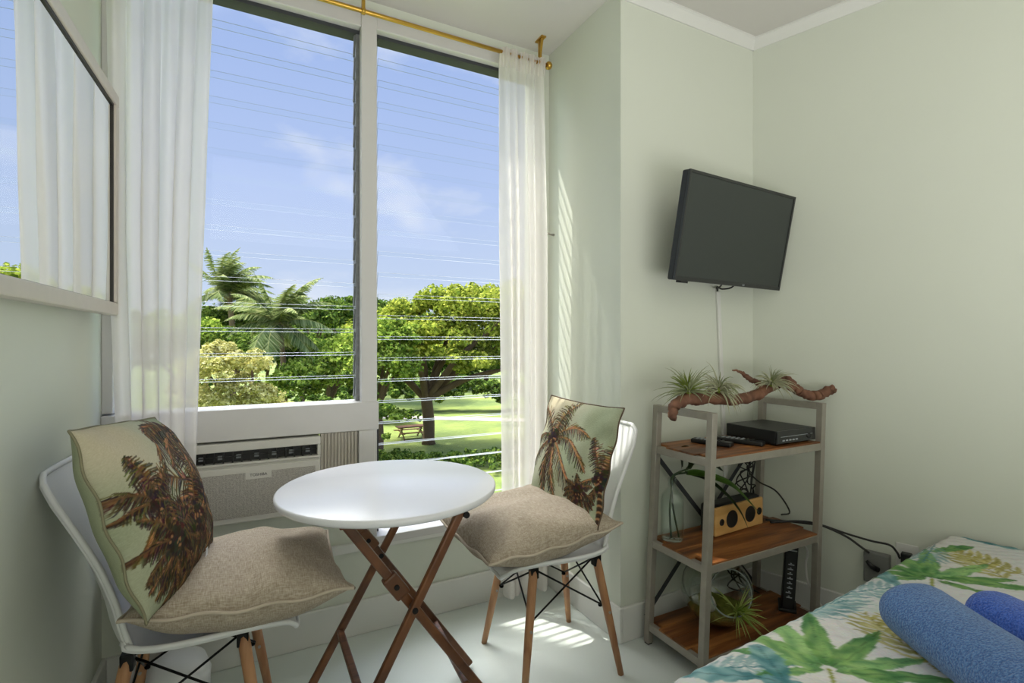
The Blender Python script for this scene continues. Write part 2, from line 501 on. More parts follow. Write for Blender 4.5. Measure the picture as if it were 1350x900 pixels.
def windows():
    yf = 2.10; yb = 2.22; yg = 2.165
    w1 = empty('window_1', (0, yg, 0.94)); struct(w1)
    m = MB()
    m.box((XL, yf, .94), (-.40, yb, 2.455))
    m.box((XL, yf, 2.455), (.404, yb, 2.535))
    m.box((XL, yf - .012, .822), (.472, yb, .935))          # heavy bottom rail over the air conditioner
    link('window_frame', m, M_frame, w1, bevel=0.003)
    lm, n, p = louvers(-.397, .392, .942, 2.448, .0915, yg)
    link('pane', lm, [M_glass, M_gedge], w1)
    m = MB()
    m.box((.390, yg - .028, .94), (.404, yg + .03, 2.455))
    for i in range(n): m.bar((.388, yg + .012, .942 + p * i + .01), (.388, yg - .012, .942 + p * (i + 1) - .005), .006, .012, up=(0, 1, 0))
    link('louver_channel', m, M_alu, w1)
    m = MB(); m.box((-.40, yg - .03, 2.440), (.404, yg + .03, 2.458)); link('top_channel', m, M_dark, w1)
    w2 = empty('window_2', (1.0, yg, .38)); struct(w2)
    m = MB()
    m.box((.404, yf - .006, .38), (.466, yb, 2.535))         # mullion
    m.box((.466, yf, 2.46), (1.262, yb, 2.535))
    m.box((1.242, yf, .38), (1.262, yb, 2.46))
    m.box((.404, yf - .012, .352), (1.262, yb, .384))         # sill
    link('window_frame', m, M_frame, w2, bevel=0.003)
    m = MB(); m.box((.466, yg - .02, .384), (.484, yg + .03, .82)); m.box((.466, yg - .03, 2.445), (1.245, yg + .03, 2.463))
    link('top_channel', m, M_dark, w2)
    lm, n, p = louvers(.482, 1.242, .386, 2.452, .0915, yg)
    link('pane', lm, [M_glass, M_gedge], w2)
windows()

# ------------------------------------------------------------------ curtain rod and curtains
def rod():
    t = thing('curtain_rod', 'brass curtain rod under the ceiling above the louvered windows', 'curtain rod', (0.4, 2.012, 2.46))
    m = MB(); m.tube([(-.425, 2.012, 2.462), (1.232, 2.012, 2.462)], .0085, 14)
    link('rod', m, M_brass, t)
    m = MB(); m.tube([(1.226, 2.012, 2.462), (1.232, 2.012, 2.462), (1.242, 2.012, 2.462), (1.25, 2.012, 2.462)], [.012, .018, .018, .013], 16)
    link('finial', m, M_brass, t)
    for x in (.395, 1.19):
        m = MB(); m.box((x - .006, 2.004, 2.466), (x + .006, 2.018, CZ)); m.bar((x, 2.012, 2.48), (x - .0, 1.99, CZ - .004), .012, .004)
        m.box((x - .012, 1.975, CZ - .006), (x + .012, 2.035, CZ))
        m.tube([(x - .007, 2.012, 2.462), (x + .007, 2.012, 2.462)], .0125, 14)
        link('bracket', m, M_brass, t)
rod()

def curtain(xa, xb, xa2, xb2, label, seed, nf=7, zb=.045, xm=None):
    r = random.Random(seed)
    ph = [r.uniform(0, 6.28) for _ in range(5)]
    P = []
    NZ, NX = 60, 130
    for i in range(NZ + 1):
        t = i / NZ; z = lerp(2.468, zb, t)
        row = []
        w = t ** .8
        a = interp([0, .4, 1], [xa, xm[0] if xm else (xa + xa2) / 2, xa2], t); b = interp([0, .4, 1], [xb, xm[1] if xm else (xb + xb2) / 2, xb2], t)
        for j in range(NX + 1):
            s = j / NX
            amp = lerp(.011, .027, min(1, t * 3))
            q = s * nf * 2 * PI
            y = math.sin(q + ph[0] + .5 * math.sin(2.1 * t + ph[1])) * amp + math.sin(q * .53 + ph[2] + t * 1.3) * amp * .6
            y += math.sin(q * 2.3 + ph[3]) * amp * .18 * (1 - t * .6)
            if t < .025: y = y * .6 + math.sin(q * 3 + ph[4]) * .004
            x = lerp(a, b, s) + math.cos(q + ph[0]) * .012 * min(1, t * 3)
            row.append((x, 2.012 + y * .9, z))
        P.append(row)
    m = MB(); m.grid(P)
    # turned hem / heading as a second layer at top and bottom
    hd = [[(p[0], p[1] - .014 - .004 * math.sin(j), p[2] + .012) for j, p in enumerate(P[0])], [(p[0], p[1] - .006, p[2] - .03) for p in P[1]]]
    t_ = thing('sheer_curtain', label, 'curtain', ((xa + xb) / 2, 2.03, zb), group='sheer curtains at the window')
    link('curtain_panel', m, M_sheer, t_)
    m2 = MB(); m2.grid(hd); link('rod_pocket', m2, M_sheer, t_)
    return t_
curtain(-.405, -.105, -.345, -.185, 'white sheer curtain beside the mirror, gathered at the left end of the rod', 3, 6, xm=(-.395, -.14))
curtain(.985, 1.215, 1.015, 1.225, 'white sheer curtain hanging behind the right-hand chair at the bay corner', 8, 5, xm=(1.0, 1.222))

# small hook on the bay wall
m = MB(); m.tube([(XB, 2.06, 1.69), (XB - .02, 2.06, 1.69), (XB - .035, 2.06, 1.695)], [.006, .004, .005], 8)
tag(link('curtain_hook', m, M_steel, origin=(XB, 2.06, 1.69)), 'small metal hook on the bay wall beside the right-hand curtain', 'hook')

# ------------------------------------------------------------------ mirror
def mirror():
    y0, y1, z0, z1 = .93, 1.99, 1.262, 1.95
    t = thing('wall_mirror', 'large framed mirror on the left wall reflecting the window', 'mirror', (XL + .001, y0, z0))
    t.rotation_euler = (0, 0, -math.radians(1.75))
    x0 = XL + .001; x1 = XL + .036; w = .038
    m = MB()
    m.box((x0, y0, z0), (x1, y1, z0 + w)); m.box((x0, y0, z1 - w), (x1, y1, z1))
    m.box((x0, y0, z0 + w), (x1, y0 + w, z1 - w)); m.box((x0, y1 - w, z0 + w), (x1, y1, z1 - w))
    link('mirror_frame', m, M_mframe, t, bevel=.004)
    m = MB(); l = .008
    m.box((x0 + .012, y0 + w, z0 + w), (x1 - .006, y1 - w, z0 + w + .001)); m.box((x0 + .012, y0 + w, z1 - w - l), (x1 - .006, y1 - w, z1 - w))
    m.box((x0 + .012, y0 + w, z0 + w), (x1 - .006, y0 + w + l, z1 - w)); m.box((x0 + .012, y1 - w - l, z0 + w), (x1 - .006, y1 - w, z1 - w))
    link('inner_lip', m, M_mdark, t)
    link('mirror_glass', MB().box((x0 + .002, y0 + w - .004, z0 + w - .004), (x0 + .025, y1 - w + .004, z1 - w + .004)), M_mirror, t)
mirror()

# ------------------------------------------------------------------ air conditioner
def grille_mat():
    m, nt, b = new_mat('perforated_grille')
    tc = nt.nodes.new('ShaderNodeTexCoord')
    v = nt.nodes.new('ShaderNodeTexVoronoi'); v.inputs['Scale'].default_value = 330; v.inputs['Randomness'].default_value = .25
    nt.links.new(tc.outputs['Object'], v.inputs['Vector'])
    cr = nt.nodes.new('ShaderNodeValToRGB')
    cr.color_ramp.elements[0].position = .30; cr.color_ramp.elements[0].color = rgb(112, 107, 102)
    cr.color_ramp.elements[1].position = .46; cr.color_ramp.elements[1].color = rgb(202, 198, 192)
    nt.links.new(v.outputs['Distance'], cr.inputs['Fac']); nt.links.new(cr.outputs['Color'], b.inputs['Base Color'])
    b.inputs['Roughness'].default_value = .6
    return m
M_grille = grille_mat()
M_acw = mat('air_conditioner_plastic', rgb(214, 212, 206), .45, noise=.02, scale=12)
M_filler = mat('accordion_filler', rgb(190, 183, 172), .6, noise=.05, scale=20)

def aircon():
    t = thing('air_conditioner', 'white window air conditioner in the wall below the left louvers', 'air conditioner', (.03, 2.1, .525))
    x0, x1 = -.197, .246; yf = 2.075
    m = MB()
    # front with a slot for the vent
    m.box((x0, yf, .525), (x1, 2.22, .735))
    m.box((x0, yf - .006, .735), (x1, 2.105, .744)); m.box((x0, yf - .006, .786), (x1, 2.22, .815))
    m.box((x0, yf - .006, .744), (x0 + .014, 2.22, .786)); m.box((x1 - .012, yf - .006, .744), (x1, 2.22, .786))
    link('housing', m, M_acw, t, bevel=.003)
    m = MB(); m.box((x0 + .012, 2.10, .744), (x1 - .008, 2.115, .79)); link('vent_slot', m, M_bplast, t)
    m = MB()
    for k in range(14):
        x = x0 + .026 + k * .0293
        m.box((x, yf + .002, .745), (x + .005, 2.10, .785))
    for k in range(7):
        x = x0 + .034 + k * .0585
        m.box((x + .006, yf + .016, .756), (x + .022, yf + .022, .770), mi=1)
    m.box((x0 + .016, yf + .002, .7655), (x1 - .012, yf + .008, .7675))
    link('vent_louver', m, [M_bplast, M_grey_marks], t)
    m = MB(); m.box((x0 + .004, yf - .008, .528), (x1 - .004, yf, .728)); link('front_panel', m, M_acw, t, bevel=.004)
    m = MB(); m.box((x0 + .028, yf - .0105, .548), (x1 - .02, yf - .006, .706)); link('grille', m, M_grille, t)
    m = MB(); m.box((-.01, yf - .0115, .682), (.075, yf - .006, .71)); bd = link('badge', m, M_acw, t)
    text_mesh('badge_lettering', 'TOSHIBA', .014, M_dark, Matrix.Translation((.032, yf - .0122, .696)) @ Matrix.Rotation(PI / 2, 4, 'X'), bd)
    for (x, z) in ((-.155, .643), (-.148, .58)):
        Mx = Matrix.Translation((x, yf - .0105, z)) @ Matrix.Rotation(PI / 2, 4, 'X')
        m = MB(); m.lathe([(0, .016), (.012, .016), (.014, .013), (.0155, .003), (.021, .002), (.022, .003), (.024, -.004)], M=Mx, seg=28)
        k = link('knob', m, M_acw, t)
        m = MB(); m.box((-.0022, -.012, .015), (.0022, .012, .021), M=Mx); link('knob_ridge', m, M_acw, k)
    # accordion side filler with its stile
    m = MB(); n = 11
    for k in range(n):
        xa = .250 + k * .0127
        m.box((xa, 2.092, .53), (xa + .007, 2.13, .82)); m.box((xa + .007, 2.1, .53), (xa + .0127, 2.13, .82))
    link('side_filler', m, M_filler, t)
    m = MB(); m.box((.392, 2.085, .375), (.456, 2.14, .822)); link('filler_stile', m, M_frame, t, bevel=.003)
aircon()

# ------------------------------------------------------------------ bistro table
def table():
    cx, cy, r = .385, 1.555, .325
    t = thing('bistro_table', 'round white folding table with crossed brown wooden legs between the chairs', 'table', (cx, cy, 0))
    m = MB(); m.lathe([(0, .743), (r - .006, .743), (r - .001, .740), (r, .734), (r - .001, .727), (r - .008, .721), (0, .721)], (cx, cy, 0), 96)
    link('tabletop', m, M_table, t)
    # two straps under the top carrying the legs
    def leg(nm, xa, xb, y, w=.02, h=.025, zb=0.0):
        # bar with rounded end from (xa,y,.712) to (xb,y,zb)
        a = Vector((xa, y, .714)); b = Vector((xb, y, zb + .012))
        m = MB(); m.bar(a, b, w, h, up=(1, 0, 0))
        return link(nm, m, M_walnut, t, bevel=.006)
    yA, yC = 1.315, 1.73; yB1, yB2 = 1.345, 1.70
    lA = leg('leg', .525, .137, yA); leg('leg', .545, .137, yC)
    lB = leg('leg', .218, .712, yB1); leg('leg', .218, .712, yB2)
    def xon(xa, xb, z): return xa + (xb - xa) * (.714 - z) / (.714 - .012)
    m = MB(); x = xon(.54, .137, .235); m.bar((x, yA, .235), (x, yC, .235), .022, .016); link('stretcher', m, M_walnut, t, bevel=.004)
    m = MB(); x = xon(.218, .712, .235); m.bar((x, yB1, .2), (x + .02, yB2, .2), .022, .016); link('stretcher', m, M_walnut, t, bevel=.004)
    # under-top cleats
    for x in (.218, .525):
        m = MB(); m.bar((x, 1.33 if x < .3 else 1.31, .713), (x, 1.74, .713), .03, .018); link('cleat', m, M_walnut, t, bevel=.003)
    # wooden clasps on the inner pair + bolts
    for y in (yB1, yB2):
        x = xon(.218, .712, .53)
        m = MB(); m.bar((x - .02, y, .53 + .028), (x + .022, y, .53 - .031), .03, .042, up=(1, 0, 0)); link('clasp', m, M_walnut, t, bevel=.006)
        m = MB(); m.tube([(x, y - .02, .53), (x, y + .02, .53)], .007, 12); link('bolt', m, M_black, t)
    zc = .714 - (.525 - .218) / ((.712 - .218) + (.525 - .137)) * .702
    xx = xon(.525, .137, zc)
    for ya, yb in ((yA - .014, yB1 + .012), (yB2 - .012, yC + .014)):
        m = MB(); m.tube([(xx, ya, zc), (xx, yb, zc)], .008, 12); link('bolt', m, M_black, t)
    m = MB(); m.tube([(.535, yA - .016, .70), (.535, yA + .016, .70)], .009, 12); link('bolt', m, M_black, t)
table()

# ------------------------------------------------------------------ chairs
def shell_mesh(rim=False):
    """moulded side-chair shell; local +x is the front"""
    #  s: arc parameter, x, z of the centre line, half width, edge lift (up/forward)
    prof = [(.245, .408), (.232, .430), (.200, .441), (.120, .436), (.030, .427), (-.060, .424), (-.120, .430), (-.150, .447), (-.172, .495),
            (-.186, .560), (-.210, .640), (-.242, .720), (-.277, .800), (-.298, .850), (-.304, .868)]
    hw = [.150, .185, .210, .224, .230, .228, .222, .214, .208, .206, .204, .198, .184, .160, .120]
    lift = [.004, .010, .020, .034, .042, .046, .050, .054, .056, .054, .050, .042, .030, .020, .012]
    path = smoothpath([(x, 0, z) for x, z in prof], 4)
    n = len(path)
    ts = np.linspace(0, len(prof) - 1, n)
    P = []
    NV = 28
    for i in range(n):
        p = path[i]
        d = (path[min(i + 1, n - 1)] - path[max(i - 1, 0)]).normalized()
        nrm = Vector((d.z, 0, -d.x))       # inner side normal (up on the seat, forward on the back)
        if nrm.z < 0 and nrm.x < 0: nrm = -nrm
        w = float(np.interp(ts[i], range(len(hw)), hw)); l = float(np.interp(ts[i], range(len(lift)), lift))
        row = []
        for j in range(NV + 1):
            s = -1 + 2 * j / NV
            k = abs(s) ** 2.6
            lip = max(0, (abs(s) - .93) / .07) ** 2 * .004
            y = s * w
            q = p + nrm * (l * k - lip) + Vector((0, y, 0))
            row.append(q)
        P.append(row)
    if rim: return [r_[0] for r_ in P[::2]] + P[-1][1:-1:2] + [r_[-1] for r_ in P[::-2]] + P[0][-2:0:-2]
    m = MB(); m.grid(P)
    # thickness
    bm = m.bm
    bmesh.ops.recalc_face_normals(bm, faces=bm.faces[:])
    bmesh.ops.solidify(bm, geom=bm.faces[:], thickness=.010)
    for f in bm.faces: f.smooth = True
    return m

def make_chair(label):
    t = thing('shell_chair', label, 'chair', (0, 0, 0), group='white shell chairs at the round table', local=True)
    link('seat_shell', shell_mesh(), M_plastic_w, t)
    bmr = shell_mesh(rim=True)
    m = MB(); m.tube(bmr + [bmr[0]], .0068, 10, caps=False); link('shell_rim', m, M_plastic_w, t, smooth=True)
    tops = {}; feet = {}
    for sx in (1, -1):
        for sy in (1, -1):
            a = Vector((sx * .125 - .01, sy * .125, .405)); b = Vector((sx * .19 - .01, sy * .185, 0))
            tops[sx, sy] = a; feet[sx, sy] = b
            m = MB(); m.tube([a, a.lerp(b, .08), a.lerp(b, .5), b], [.0135, .0155, .0145, .0105], 14)
            lg = link('leg', m, M_beech, t)
            m = MB(); m.box((a.x - .014, a.y - .014, .375), (a.x + .014, a.y + .014, .418)); link('leg_bracket', m, M_black, lg, bevel=.003)
            p = a.lerp(b, .46); m = MB(); m.tube([p + Vector((0, -.019 * sy, 0)), p + Vector((0, .019 * sy, 0))], .0045, 8); link('bolt', m, M_steel, lg)
    # wire bracing: an X on every side, from the leg's top to its neighbour's middle
    def wire(k1, k2):
        for ka, kb in ((k1, k2), (k2, k1)):
            a = tops[ka] + Vector((0, 0, -.01)); b = tops[kb].lerp(feet[kb], .42)
            off = Vector((-.012 * ka[0], -.012 * ka[1], 0)); offb = Vector((-.01 * kb[0], -.01 * kb[1], 0))
            m = MB(); m.tube([a + off, b + offb, b + offb * -.2], .0032, 8); link('wire_brace', m, M_black, t)
            m = MB(); c = b + offb * 1.6
            m.lathe([(0, -.008), (.007, -.005), (.008, 0), (.007, .005), (0, .008)], c, 12); link('nut', m, M_black, t)
    wire((1, 1), (1, -1)); wire((-1, 1), (-1, -1)); wire((1, 1), (-1, 1)); wire((1, -1), (-1, -1))
    m = MB(); m.box((-.135, -.125, .407), (.115, -.108, .415)); m.box((-.135, .108, .407), (.115, .125, .415)); m.box((-.02, -.12, .407), (0, .12, .415))
    link('seat_mount', m, M_black, t)
    return t

LCH = (-.122, 1.655, 0); RCH = (.985, 1.615, 0)
ch1 = make_chair('white shell chair at the left wall under the mirror, left of the round table')
ch2 = copy_tree(ch1)
ch2['label'] = 'white shell chair by the bay corner, right of the round table'
ch1.location = LCH; ch1.rotation_euler = (0, 0, math.radians(-3))
ch2.location = RCH; ch2.rotation_euler = (0, 0, math.radians(176))

# ------------------------------------------------------------------ cushions
def frame3(yaw, pit, rol):
    yaw, pit, rol = map(math.radians, (yaw, pit, rol))
    n = Vector((math.cos(yaw) * math.cos(pit), math.sin(yaw) * math.cos(pit), math.sin(pit)))
    r = Vector((-math.sin(yaw), math.cos(yaw), 0)); up = n.cross(r)
    r2 = r * math.cos(rol) + up * math.sin(rol); u2 = -r * math.sin(rol) + up * math.cos(rol)
    return r2, u2, n

def pillow_arrays(W, Hh, T, N, pinch=.05, seed=0, wr=.006, bend=None, flat=0.0, pw=.6):
    """front and back sheets; returns verts (local x right, y up, z front), quads, uv"""
    rr = np.random.default_rng(seed)
    u = np.linspace(-1, 1, N + 1); U, V = np.meshgrid(u, u)
    prof = ((1 - np.abs(U) ** 2.4).clip(0) ** pw) * ((1 - np.abs(V) ** 2.4).clip(0) ** pw)
    X = U * W / 2 * (1 - pinch * (1 - V ** 2)); Y = V * Hh / 2 * (1 - pinch * (1 - U ** 2))
    wrk = np.zeros_like(U)
    for k in range(9):
        a = rr.uniform(0, PI); fq = rr.uniform(3, 8); p = rr.uniform(0, 6.28)
        wrk += np.sin((U * math.cos(a) + V * math.sin(a)) * fq + p + .8 * np.sin(3 * U + p)) / 4
    # radiating puckers near the corners
    rad = np.sqrt(U ** 2 + V ** 2)
    puck = np.sin(np.arctan2(V, U) * 14 + 2 * np.sin(5 * rad)) * (rad > .5) * (rad - .5).clip(0, .6)
    sh = prof ** .35
    Zf = T * .5 * prof + (wr * wrk + wr * .7 * puck) * sh * (prof > 0)
    Zb = -T * .5 * prof * (1 - flat)
    ed = .004 * np.sin(U * 9 + seed) + .004 * np.sin(V * 11 + seed)
    Zf = Zf + ed * (1 - prof); Zb = Zb + ed * (1 - prof)
    P1 = np.stack([X, Y, Zf], -1).reshape(-1, 3); P2 = np.stack([X, Y, Zb], -1).reshape(-1, 3)
    n1 = N + 1
    i, j = np.meshgrid(np.arange(N), np.arange(N), indexing='ij')
    a = (i * n1 + j).ravel(); q = np.stack([a, a + 1, a + n1 + 1, a + n1], 1)
    q2 = q[:, ::-1] + n1 * n1
    # weld borders: back border verts -> front border verts
    Vv = np.concatenate([P1, P2]); Q = np.concatenate([q, q2])
    idx = np.arange(n1 * n1).reshape(n1, n1); border = np.zeros((n1, n1), bool); border[0] = border[-1] = True; border[:, 0] = border[:, -1] = True
    mp = np.arange(2 * n1 * n1); mp[n1 * n1:][border.ravel()] = idx.ravel()[border.ravel()]
    Q = mp[Q]
    used = np.unique(Q); new = -np.ones(len(Vv), int); new[used] = np.arange(len(used))
    edge_ids = np.concatenate([idx[0, :], idx[1:, -1], idx[-1, -2::-1], idx[-2:0:-1, 0]])
    edge = P1[edge_ids]
    return Vv[used], new[Q], used, edge, U, V

def place(Vv, C, r, u, n, sag=None):
    Vv = np.asarray(Vv)
    if sag is not None: Vv = sag(Vv.copy())
    B = np.array([list(r), list(u), list(n)])
    return Vv @ B + np.array(C)

def seat_cushion(C, yaw, pit, rol, label, seed, S=.48):
    r, u, n = frame3(yaw, pit, rol)
    def sag(V):
        # corners sweep up a little, the middle sinks with the seat
        x = V[:, 0] / (S / 2); y = V[:, 1] / (S / 2)
        V[:, 2] += .018 * (np.abs(x) * np.abs(y)) ** 1.5 - .012 * (1 - x * x).clip(0) * (1 - y * y).clip(0)
        return V
    Vv, Q, used, edge, U, V2 = pillow_arrays(S, S, .20, 70, .05, seed, .009, flat=.1, pw=.52)
    W = place(Vv, C, r, u, n, sag)
    t = thing('seat_cushion', label, 'cushion', (C[0], C[1], float(W[:, 2].min())), group='oatmeal linen seat cushions')
    np_mesh('cushion_cover', W, Q, M_linen, t)
    E_ = place(edge * np.array([1.012, 1.012, 1]), C, r, u, n, sag)
    m = MB(); pts = [Vector(p) for p in E_]; pts.append(pts[0])
    m.tube(pts, .0042, 8, caps=False); link('seam', m, M_seam, t, smooth=True)
    return t
# local frame with the normal up: pitch ~85 deg
seat_cushion((-.005, 1.592, .535), 20, 86, -20, 'plain oatmeal linen cushion on the seat of the left-hand chair', 4, .485)
seat_cushion((.872, 1.592, .530), 174, 86, 6, 'plain oatmeal linen cushion on the seat of the right-hand chair', 9, .49)

# palm print -----------------------------------------------------------
def paint_palms(N, trees, seed, leaf_len=.25):
    rr = np.random.default_rng(seed)
    y, x = np.mgrid[0:N, 0:N] / (N - 1.0)         # y up, x right
    def n2(fx, fy, p): return np.sin(x * fx + 2 * np.sin(y * fy + p) + p) * .5 + .5
    sage = np.array([146, 154, 126.]); pale = np.array([182, 182, 158.]); peach = np.array([204, 184, 158.])
    t = (.5 * n2(4, 3, seed) + .5 * n2(9, 7, 2 + seed))[..., None]
    img = sage * (1 - t) + pale * t
    pch = (np.exp(-((x - .15) ** 2 + (y - .95) ** 2) / .08) * .6)[..., None]
    img = img * (1 - pch) + peach * pch
    img += rr.normal(0, 3, (N, N, 1))
    dark = np.array([52, 40, 34.]); brown = np.array([104, 76, 48.]); orange = np.array([176, 126, 84.]); olive = np.array([92, 84, 50.])
    def stamp(px, py, rad, col, al=.9):
        i0, i1 = int((py - rad) * N) - 1, int((py + rad) * N) + 2; j0, j1 = int((px - rad) * N) - 1, int((px + rad) * N) + 2
        i0 = max(i0, 0); j0 = max(j0, 0); i1 = min(i1, N); j1 = min(j1, N)
        if i0 >= i1 or j0 >= j1: return
        dd = (y[i0:i1, j0:j1] - py) ** 2 + (x[i0:i1, j0:j1] - px) ** 2
        a = (al * np.clip(1.5 - dd / rad ** 2, 0, 1))[..., None]
        img[i0:i1, j0:j1] = img[i0:i1, j0:j1] * (1 - a) + col * a
    def line(a, b, w0, w1, col, al=.85):
        L = math.hypot(b[0] - a[0], b[1] - a[1]); n = max(2, int(L * N * .9))
        for k in range(n + 1):
            s = k / n; stamp(a[0] + (b[0] - a[0]) * s, a[1] + (b[1] - a[1]) * s, max(.8 / N, w0 + (w1 - w0) * s), col, al)
    def frond(c, ang, L, droop, warm):
        pts = []
        p = np.array(c, float); d = np.array([math.cos(ang), math.sin(ang)])
        n = 40
        for k in range(n + 1):
            pts.append(p.copy())
            d = d + np.array([0, -droop / n]); d /= np.linalg.norm(d)
            p = p + d * L / n
        for k in range(2, n + 1):
            s = k / n; q = pts[k]; tg = pts[k] - pts[k - 1]; tg /= np.linalg.norm(tg) + 1e-9
            for sd in (-1, 1):
                nn = np.array([-tg[1], tg[0]]) * sd
                ll = L * leaf_len * math.sin(PI * min(1, s * .8 + .14)) * rr.uniform(.65, 1.15)
                dd = nn * .7 + tg * .6 + np.array([rr.normal(0, .12), -.6]); dd /= np.linalg.norm(dd)
                up = nn[1] > 0
                lit = up and rr.random() < warm + .15
                c1 = (orange if lit else brown if rr.random() < .45 else dark) + rr.normal(0, 9, 3)
                c2 = (brown if lit else dark if rr.random() < .7 else olive) + rr.normal(0, 9, 3)
                mid = q + dd * ll * .45
                line(q, mid, 1.2 / N, 1.0 / N, c1, .75)
                dd2 = dd + np.array([0, -.35]); dd2 /= np.linalg.norm(dd2)
                line(mid, mid + dd2 * ll * .55, 1.1 / N, .6 / N, c2, .7)
        for k in range(n):
            line(pts[k], pts[k + 1], 1.3 / N * (1 - k / n) + .6 / N, .8 / N, orange if warm > .55 else brown, .5)
    for (cx_, cy_, L, fr, trunk) in trees:
        if trunk:
            for k in range(30):
                s = k / 29; stamp(cx_ + trunk[0] * s, cy_ + trunk[1] * s, .018, dark if k % 3 else orange, .9)
        for ang, l, dr, wm in fr: frond((cx_, cy_), math.radians(ang), L * l, dr, wm)
        for k in range(70):
            stamp(cx_ + rr.normal(0, .035), cy_ + rr.normal(0, .035), rr.uniform(.008, .02), dark + rr.normal(0, 10, 3), .8)
        for k in range(8): stamp(cx_ + rr.normal(0, .025), cy_ - .02 + rr.normal(0, .02), .008, orange, .8)
    return np.clip(img, 0, 255)

def to_lin(img):
    c = img / 255.
    return np.where(c <= .04045, c / 12.92, ((c + .055) / 1.055) ** 2.4)
M_print = attr_mat('palm_print_fabric', .85, .35, 320)
M_edge = mat('cushion_piping_brown', rgb(92, 74, 58), .8, noise=.2, scale=60)

def palm_cushion(C, yaw, pit, rol, S, T, trees, label, seed, curl=0.0, tagpos=None, flat=.5, pinch=.04, pipe=None, leaf_len=.25):
    r, u, n = frame3(yaw, pit, rol)
    N = 230
    Vv, Q, used, edge, U, V2 = pillow_arrays(S, S, T, N, pinch, seed, .008, flat=flat, pw=.55)
    img = to_lin(paint_palms(N + 1, trees, seed, leaf_len)).reshape(-1, 3)
    back = np.tile(to_lin(np.array([[156., 162., 134.]])), ((N + 1) ** 2, 1))
    cols = np.concatenate([img, back])[used]
    def sag(V):
        V[:, 2] += curl * (V[:, 0] / (S / 2)) ** 2
        return V
    W = place(Vv, C, r, u, n, sag)
    t = thing('palm_print_cushion', label, 'cushion', (C[0], C[1], float(W[:, 2].min())), group='palm print scatter cushions')
    np_mesh('cushion_cover', W, Q, M_print, t, colors=cols)
    E_ = place(edge * np.array([1.004, 1.004, 1]), C, r, u, n, sag)
    m = MB(); pts = [Vector(p) for p in E_]; pts.append(pts[0])
    m.tube(pts, .0028, 6, caps=False); link('piping', m, M_edge if pipe is None else mat('cushion_piping_sage', pipe, .8, noise=.2, scale=60), t, smooth=True)
    if tagpos:
        a, b = tagpos
        hz = T * .5 * ((1 - abs(a) ** 2.4) ** .55) * ((1 - abs(b) ** 2.4) ** .55)
        pts = []
        for k in range(5):
            s = k / 4
            row = []
            for q in (-1, 1):
                lx = a * S / 2 + q * .009 + s * .012; ly = b * S / 2 - s * .048
                pz = hz + .014 - T * .14 * s + .004 * math.sin(s * 3)
                lo = np.array([[lx, ly, pz]])
                row.append(Vector(place(lo, C, r, u, n, sag)[0]))
            pts.append(row)
        m = MB(); m.grid(pts)
        bmesh.ops.solidify(m.bm, geom=m.bm.faces[:], thickness=.0008)
        o = link('care_tag', m, mat('care_tag_white', rgb(225, 224, 220), .8), t); o['label'] = 'white care tag'
    return t

trL = [(.62, .44, .52, [(92, .85, .9, .35), (128, .95, 1.3, .35), (160, .95, 1.0, .7), (188, .9, .8, .7), (215, .9, .5, .7), (245, .8, .3, .4), (280, .7, .2, .3), (312, .8, .3, .4), (345, .8, .8, .3), (20, .7, 1.5, .3), (60, .8, 1.2, .3)], (.06, -.6)),
       (.80, .88, .48, [(168, 1.1, 1.1, .8), (195, .9, .6, .6), (150, .9, 1.3, .3), (110, .6, 1.2, .2), (230, .9, .3, .3), (262, 1.0, .3, .2), (290, .9, .3, .4), (30, .6, 1.2, .3)], (.12, -.5)),
       (.20, .50, .34, [(100, .9, 1.0, .1), (130, .8, 1.0, .2), (70, .7, 1.2, .2), (150, .6, 1.0, .3), (220, .7, .5, .7), (250, .7, .3, .5), (285, .7, .2, .2)], None),
       (.36, .20, .36, [(160, .95, 1.2, .7), (185, .85, .7, .7), (215, .8, .5, .5), (245, .8, .4, .2), (280, .8, .3, .1), (330, .7, .6, .2), (30, .8, 1.1, .5), (60, .7, 1.1, .3), (95, .6, 1.2, .3)], None),
       (.45, .36, .34, [(a_, .75 + .2 * (a_ % 3) / 2, .6, .35) for a_ in range(10, 360, 62)], None),
       (.22, .30, .26, [(a_, .9, .7, .12) for a_ in range(0, 360, 40)], None),
       (.85, .18, .34, [(120, .9, 1.0, .5), (170, .8, .8, .6), (220, .8, .4, .3), (265, .8, .2, .2), (80, .8, 1.0, .4)], None)]
trR = [(.30, .62, .50, [(20, 1.15, 1.6, .8), (48, 1.05, 1.5, .7), (78, .85, 1.2, .3), (118, .85, 1.2, .3), (160, .8, 1.4, .3), (215, .9, .5, .3), (262, 1.15, .1, .3), (284, 1.1, .2, .6), (315, 1.35, .1, .8)], (-.02, -.6)),
       (.97, .38, .40, [(108, .9, .6, .2), (80, .9, .8, .2), (180, .6, .9, .7), (245, .8, .3, .3)], (.03, -.5)),
       (.76, .22, .22, [(150, .9, 1.4, .05), (175, 1., 1.0, .05), (200, .9, .6, .05), (225, .9, .6, .05), (255, .8, .3, .05), (290, .8, .3, .05), (330, .9, .8, .05), (0, .9, 1., .05), (25, .9, 1.4, .1), (60, .8, 1.4, .1), (95, .7, 1.4, .1), (125, .8, 1.4, .1)], None)]
palm_cushion((-.232, 1.53, .770), -10, 20, -5, .43, .22, trL, 'palm print cushion leaning on the back of the left-hand chair under the mirror', 5, .015, (.05, -.72), flat=.48, pinch=-.02, pipe=rgb(128, 124, 98), leaf_len=.33)
palm_cushion((1.075, 1.565, .755), -174, 15, -1.3, .41, .11, trR, 'palm print cushion leaning on the back of the right-hand chair by the bay corner', 6, .01)

